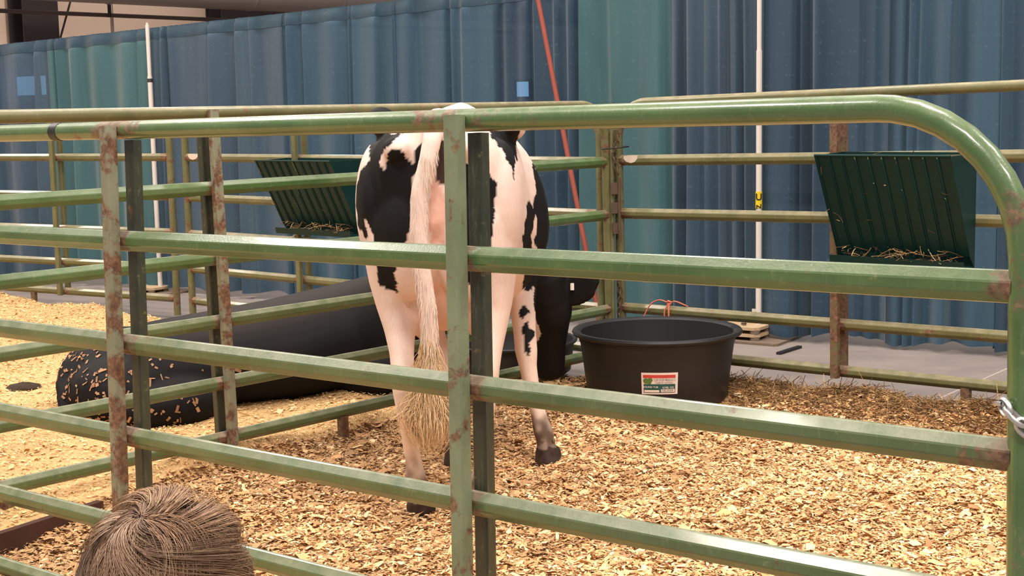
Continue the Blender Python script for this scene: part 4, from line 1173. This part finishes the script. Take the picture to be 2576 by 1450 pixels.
loft(mb, [(.02, .02, .30, .04, .04), (.10, -.05, .2, .03, .03), (.22, -.07, .08, .025, .025), (.36, -.05, .03, .02, .02)], (0, 0, 1))
lie_me = fuse(mb, .014, 6)
LV, LN = mesh_arrays(lie_me)
lcol = np.tile(np.array(lin((.085, .075, .075))), (len(LV), 1)) * (.85 + .3 * vnoise(LV[:, 0] * 9, LV[:, 1] * 9, 3))[:, None]
dust_sheen = np.clip((LN[:, 2] - .75) * 3, 0, 1) * np.clip((LV[:, 1] - .3) * 2, 0, 1)  # dusty tone and lit sheen painted on the up-facing back
lcol = lcol * (1 - .45 * dust_sheen[:, None]) + .45 * dust_sheen[:, None] * np.array(lin((.24, .20, .18)))
lie = body(lie_me, 'cow', lie2w(LV), lcol, 'all black cow lying in the sawdust behind the divider panel', 'cow', tuple(LO))
# shavings stuck to its rump
pick = np.where((LV[:, 1] < .75) & (LV[:, 2] < .42) & (LV[:, 2] > .02) & (LV[:, 0] > -.2) & (LN[:, 2] < .85))[0]
q = np.random.default_rng(15)
wgt = np.exp(-((LV[pick, 1] - .18) / .22) ** 2) + .12
wgt /= wgt.sum()
pick = q.choice(pick, 330, p=wgt)
V_, F_, c_l = [], [], []
for i, v in enumerate(pick):
    n3 = LN[v]; t1 = np.cross(n3, q.normal(0, 1, 3)); t1 /= np.linalg.norm(t1); t2 = np.cross(n3, t1)
    a_, b_ = .0085 * q.lognormal(0, .5), .0055 * q.lognormal(0, .4)
    c0_ = LV[v] + n3 * .004
    V_ += [c0_ - t1 * a_ - t2 * b_, c0_ + t1 * a_ - t2 * b_ * .6, c0_ + t1 * a_ * .8 + t2 * b_, c0_ - t1 * a_ + t2 * b_ * .7 + n3 * .003]
    F_.append([4 * i, 4 * i + 1, 4 * i + 2, 4 * i + 3])
    c_l += [np.array(lin((.62, .47, .36))) * q.uniform(.35, 1.2)] * 4
o = raw('stuck_shavings', lie2w(np.array(V_)), np.array(F_), M['chip'], lie, np.clip(np.array(c_l), 0, 1), org=ORG[lie.name]); o['kind'] = 'stuff'

# ------------------------------------------------------------------ child looking at the cows (only the hair shows above the lower edge)
HC = at(425, 1548, 1.56)                      # head centre
FT = np.array([HC[0], HC[1] - .01, 0.0])
mb = MB()
# body: one continuous skin from the crown to the soles, facing +y
ball(mb, HC + np.array([0, .0, .005]), (.079, .093, .112), 18)
ball(mb, HC + np.array([0, .045, -.06]), (.052, .05, .058))
ball(mb, HC + np.array([0, .098, -.02]), (.011, .015, .014))
for sx in (-1, 1): ball(mb, HC + np.array([sx * .081, .0, -.02]), (.012, .022, .032))
H = HC[2]
def wl(rows, k=20):
    leg(mb, [(z, FT[0] + cx, FT[1] + cy, rx, ry) for z, cx, cy, rx, ry in rows], k)
wl([(H - .06, 0, 0, .042, .046), (H - .13, 0, -.005, .04, .044), (H - .16, 0, -.01, .07, .05), (H - .19, 0, -.012, .115, .06), (H - .25, 0, -.01, .118, .075), (H - .38, 0, 0, .10, .075), (H - .46, 0, 0, .098, .075), (H - .55, 0, 0, .105, .08), (H - .60, 0, 0, .09, .07)])
for sx in (-1, 1):
    wl([(H - .55, sx * .052, 0, .056, .068), (H - .66, sx * .056, .005, .05, .058), (H - .78, sx * .058, .008, .04, .044), (H - .86, sx * .06, -.002, .038, .042), (H - .95, sx * .062, -.005, .027, .03), (.06, sx * .064, -.005, .026, .032), (.03, sx * .066, .03, .034, .075), (.004, sx * .066, .035, .036, .085)])
    loft(mb, [(FT[0] + sx * .105, FT[1] - .01, H - .205, .035, .04), (FT[0] + sx * .135, FT[1] - .012, H - .33, .03, .033), (FT[0] + sx * .145, FT[1] + .0, H - .40, .026, .028), (FT[0] + sx * .14, FT[1] + .06, H - .50, .02, .022), (FT[0] + sx * .138, FT[1] + .075, H - .525, .018, .012)], (1, 0, 0))
    hp = np.array([FT[0] + sx * .138, FT[1] + .085, H - .55])
    ball(mb, hp, (.014, .022, .03))
    for fi in range(4):
        loft(mb, [tuple(hp + np.array([0, -.018 + fi * .012, -.02])) + (.0062, .0062), tuple(hp + np.array([-sx * .004, -.02 + fi * .013, -.045])) + (.0058, .0058), tuple(hp + np.array([-sx * .012, -.02 + fi * .013, -.062 - .004 * (fi in (1, 2))])) + (.0048, .0048)], (1, 0, 0), 8)
    loft(mb, [tuple(hp + np.array([-sx * .006, .018, .0])) + (.0068, .0068), tuple(hp + np.array([-sx * .014, .032, -.018])) + (.0062, .0062), tuple(hp + np.array([-sx * .018, .036, -.034])) + (.005, .005)], (1, 0, 0), 8)
ch_me = fuse(mb, .0055, 3)
HV, HN = mesh_arrays(ch_me)
hcol = np.tile(np.array(lin((.86, .66, .56))), (len(HV), 1))
hz_ = HV[:, 2]
shirt = (hz_ < H - .145) & (hz_ > H - .52) & ~((np.abs(HV[:, 0] - FT[0]) > .118) & (hz_ < H - .36))
hcol[shirt] = np.array(lin((.25, .33, .48)))
hcol[(hz_ <= H - .50) & (np.abs(HV[:, 0] - FT[0]) < .122)] = np.array(lin((.22, .24, .30)))
hcol[hz_ < .075] = np.array(lin((.20, .19, .19)))
eye = (np.hypot(np.abs(HV[:, 0] - HC[0]) - .03, hz_ - HC[2] - .002) < .011) & (HV[:, 1] > HC[1] + .06)
hcol[eye] = np.array(lin((.15, .12, .10)))
mouth = (np.abs(HV[:, 0] - HC[0]) < .022) & (np.abs(hz_ - (HC[2] - .06)) < .006) & (HV[:, 1] > HC[1] + .07)
hcol[mouth] = np.array(lin((.72, .40, .38)))
t = NT('skin_and_cloth'); P = t.obj(); t.bump(t.noise(P, 300, 3), .05, .002); M['person'] = t.fin(t.attr('tint', 'Color'), .6, 0, .3)
kid = body(ch_me, 'person', HV.astype(float), hcol, 'person with tousled light brown hair at the lower left, seen from behind', 'person', tuple(FT), M['person'])
# hair: cap underneath, then locks combed round a crown whorl
SR = np.array([.090, .104, .118])
HO = HC + np.array([0, -.004, .012])
mb = MB()
R = []
for th in np.linspace(.03, 2.0, 18):
    ring = []
    for a in np.linspace(0, 2 * math.pi, 37)[:-1]:
        thm = th if math.sin(a) < .25 else th * (.62 + .38 * min(1, max(0, (1 - math.sin(a)) / .75)))
        ring.append(HO + SR * np.array([math.sin(thm) * math.cos(a), math.sin(thm) * math.sin(a), math.cos(thm)]))
    R.append(np.array(ring))
mb.rings(R)
M['haircap'] = plain('brown_hair_base', rgb(96, 72, 52), .6, .3, .25, 70)
hairo = build(mb, 'hair', M['haircap'], kid, 60)
q = np.random.default_rng(9)
k = 17000; nn = 11
wd_ = np.array([-.16, -.30, .94]); wd_ /= np.linalg.norm(wd_)           # whorl on the crown, towards the back left
u1 = np.cross(wd_, [0, 1.0, 0]); u1 /= np.linalg.norm(u1); u2 = np.cross(wd_, u1)
ncl = 300
cth = .04 + 1.9 * q.random(ncl) ** .75; cph = q.uniform(0, 2 * math.pi, ncl)
ci = q.integers(0, ncl, k)
th = np.clip(cth[ci] + q.normal(0, .055, k), .02, 2.1); ph = cph[ci] + q.normal(0, .075, k) / np.maximum(.3, np.sin(th))
clen = q.uniform(.7, 1.6, ncl)[ci] * q.uniform(.8, 1.1, k); csw = (.75 + .45 * np.sin(2 * cph + 1) + q.normal(0, .42, ncl))[ci]
clift = (q.random(ncl) ** 2 * .02)[ci]
ctw = q.normal(0, .25, ncl)[ci]
cshade = q.normal(0, 1, ncl)[ci]
rd = q.normal(0, .0016, (k, 3))
pp = np.zeros((k, nn, 3))
for i in range(nn):
    s_ = i / (nn - 1)
    t2 = th + clen * s_ * (.8 + .1 * ctw)
    p2 = ph + (csw * clen * s_ * (1.2 - .45 * s_) + ctw * s_ * s_) / np.maximum(.5, np.sin(np.clip(th + .25, 0, 1.57)))
    dd = np.cos(t2)[:, None] * wd_ + np.sin(t2)[:, None] * (np.cos(p2)[:, None] * u1 + np.sin(p2)[:, None] * u2)
    lift = .002 + clift * math.sin(math.pi * min(1, .12 + s_ * .75))
    pp[:, i] = HO + dd * (SR + lift[:, None]) + rd * (.4 + s_)
ok = (pp[:, :, 2].min(1) > HC[2] - .10) & ~((pp[:, -1, 1] > HC[1] + .07) & (pp[:, -1, 2] < HC[2] + .03))
pp = pp[ok]; k = len(pp)
base_c = np.array([lin(c__) for c__ in ((.38, .29, .23), (.48, .37, .29), (.56, .44, .345), (.63, .50, .39), (.73, .58, .44))])
cidx = np.clip((1.9 + cshade[ok] * .95 + q.normal(0, .6, k)).round(), 0, 4).astype(int)
strands('hair_locks', pp, q.uniform(.0004, .0007, k), M['hair'], hairo, np.clip(base_c[cidx] * q.uniform(.8, 1.2, (k, 1)), 0, 1))
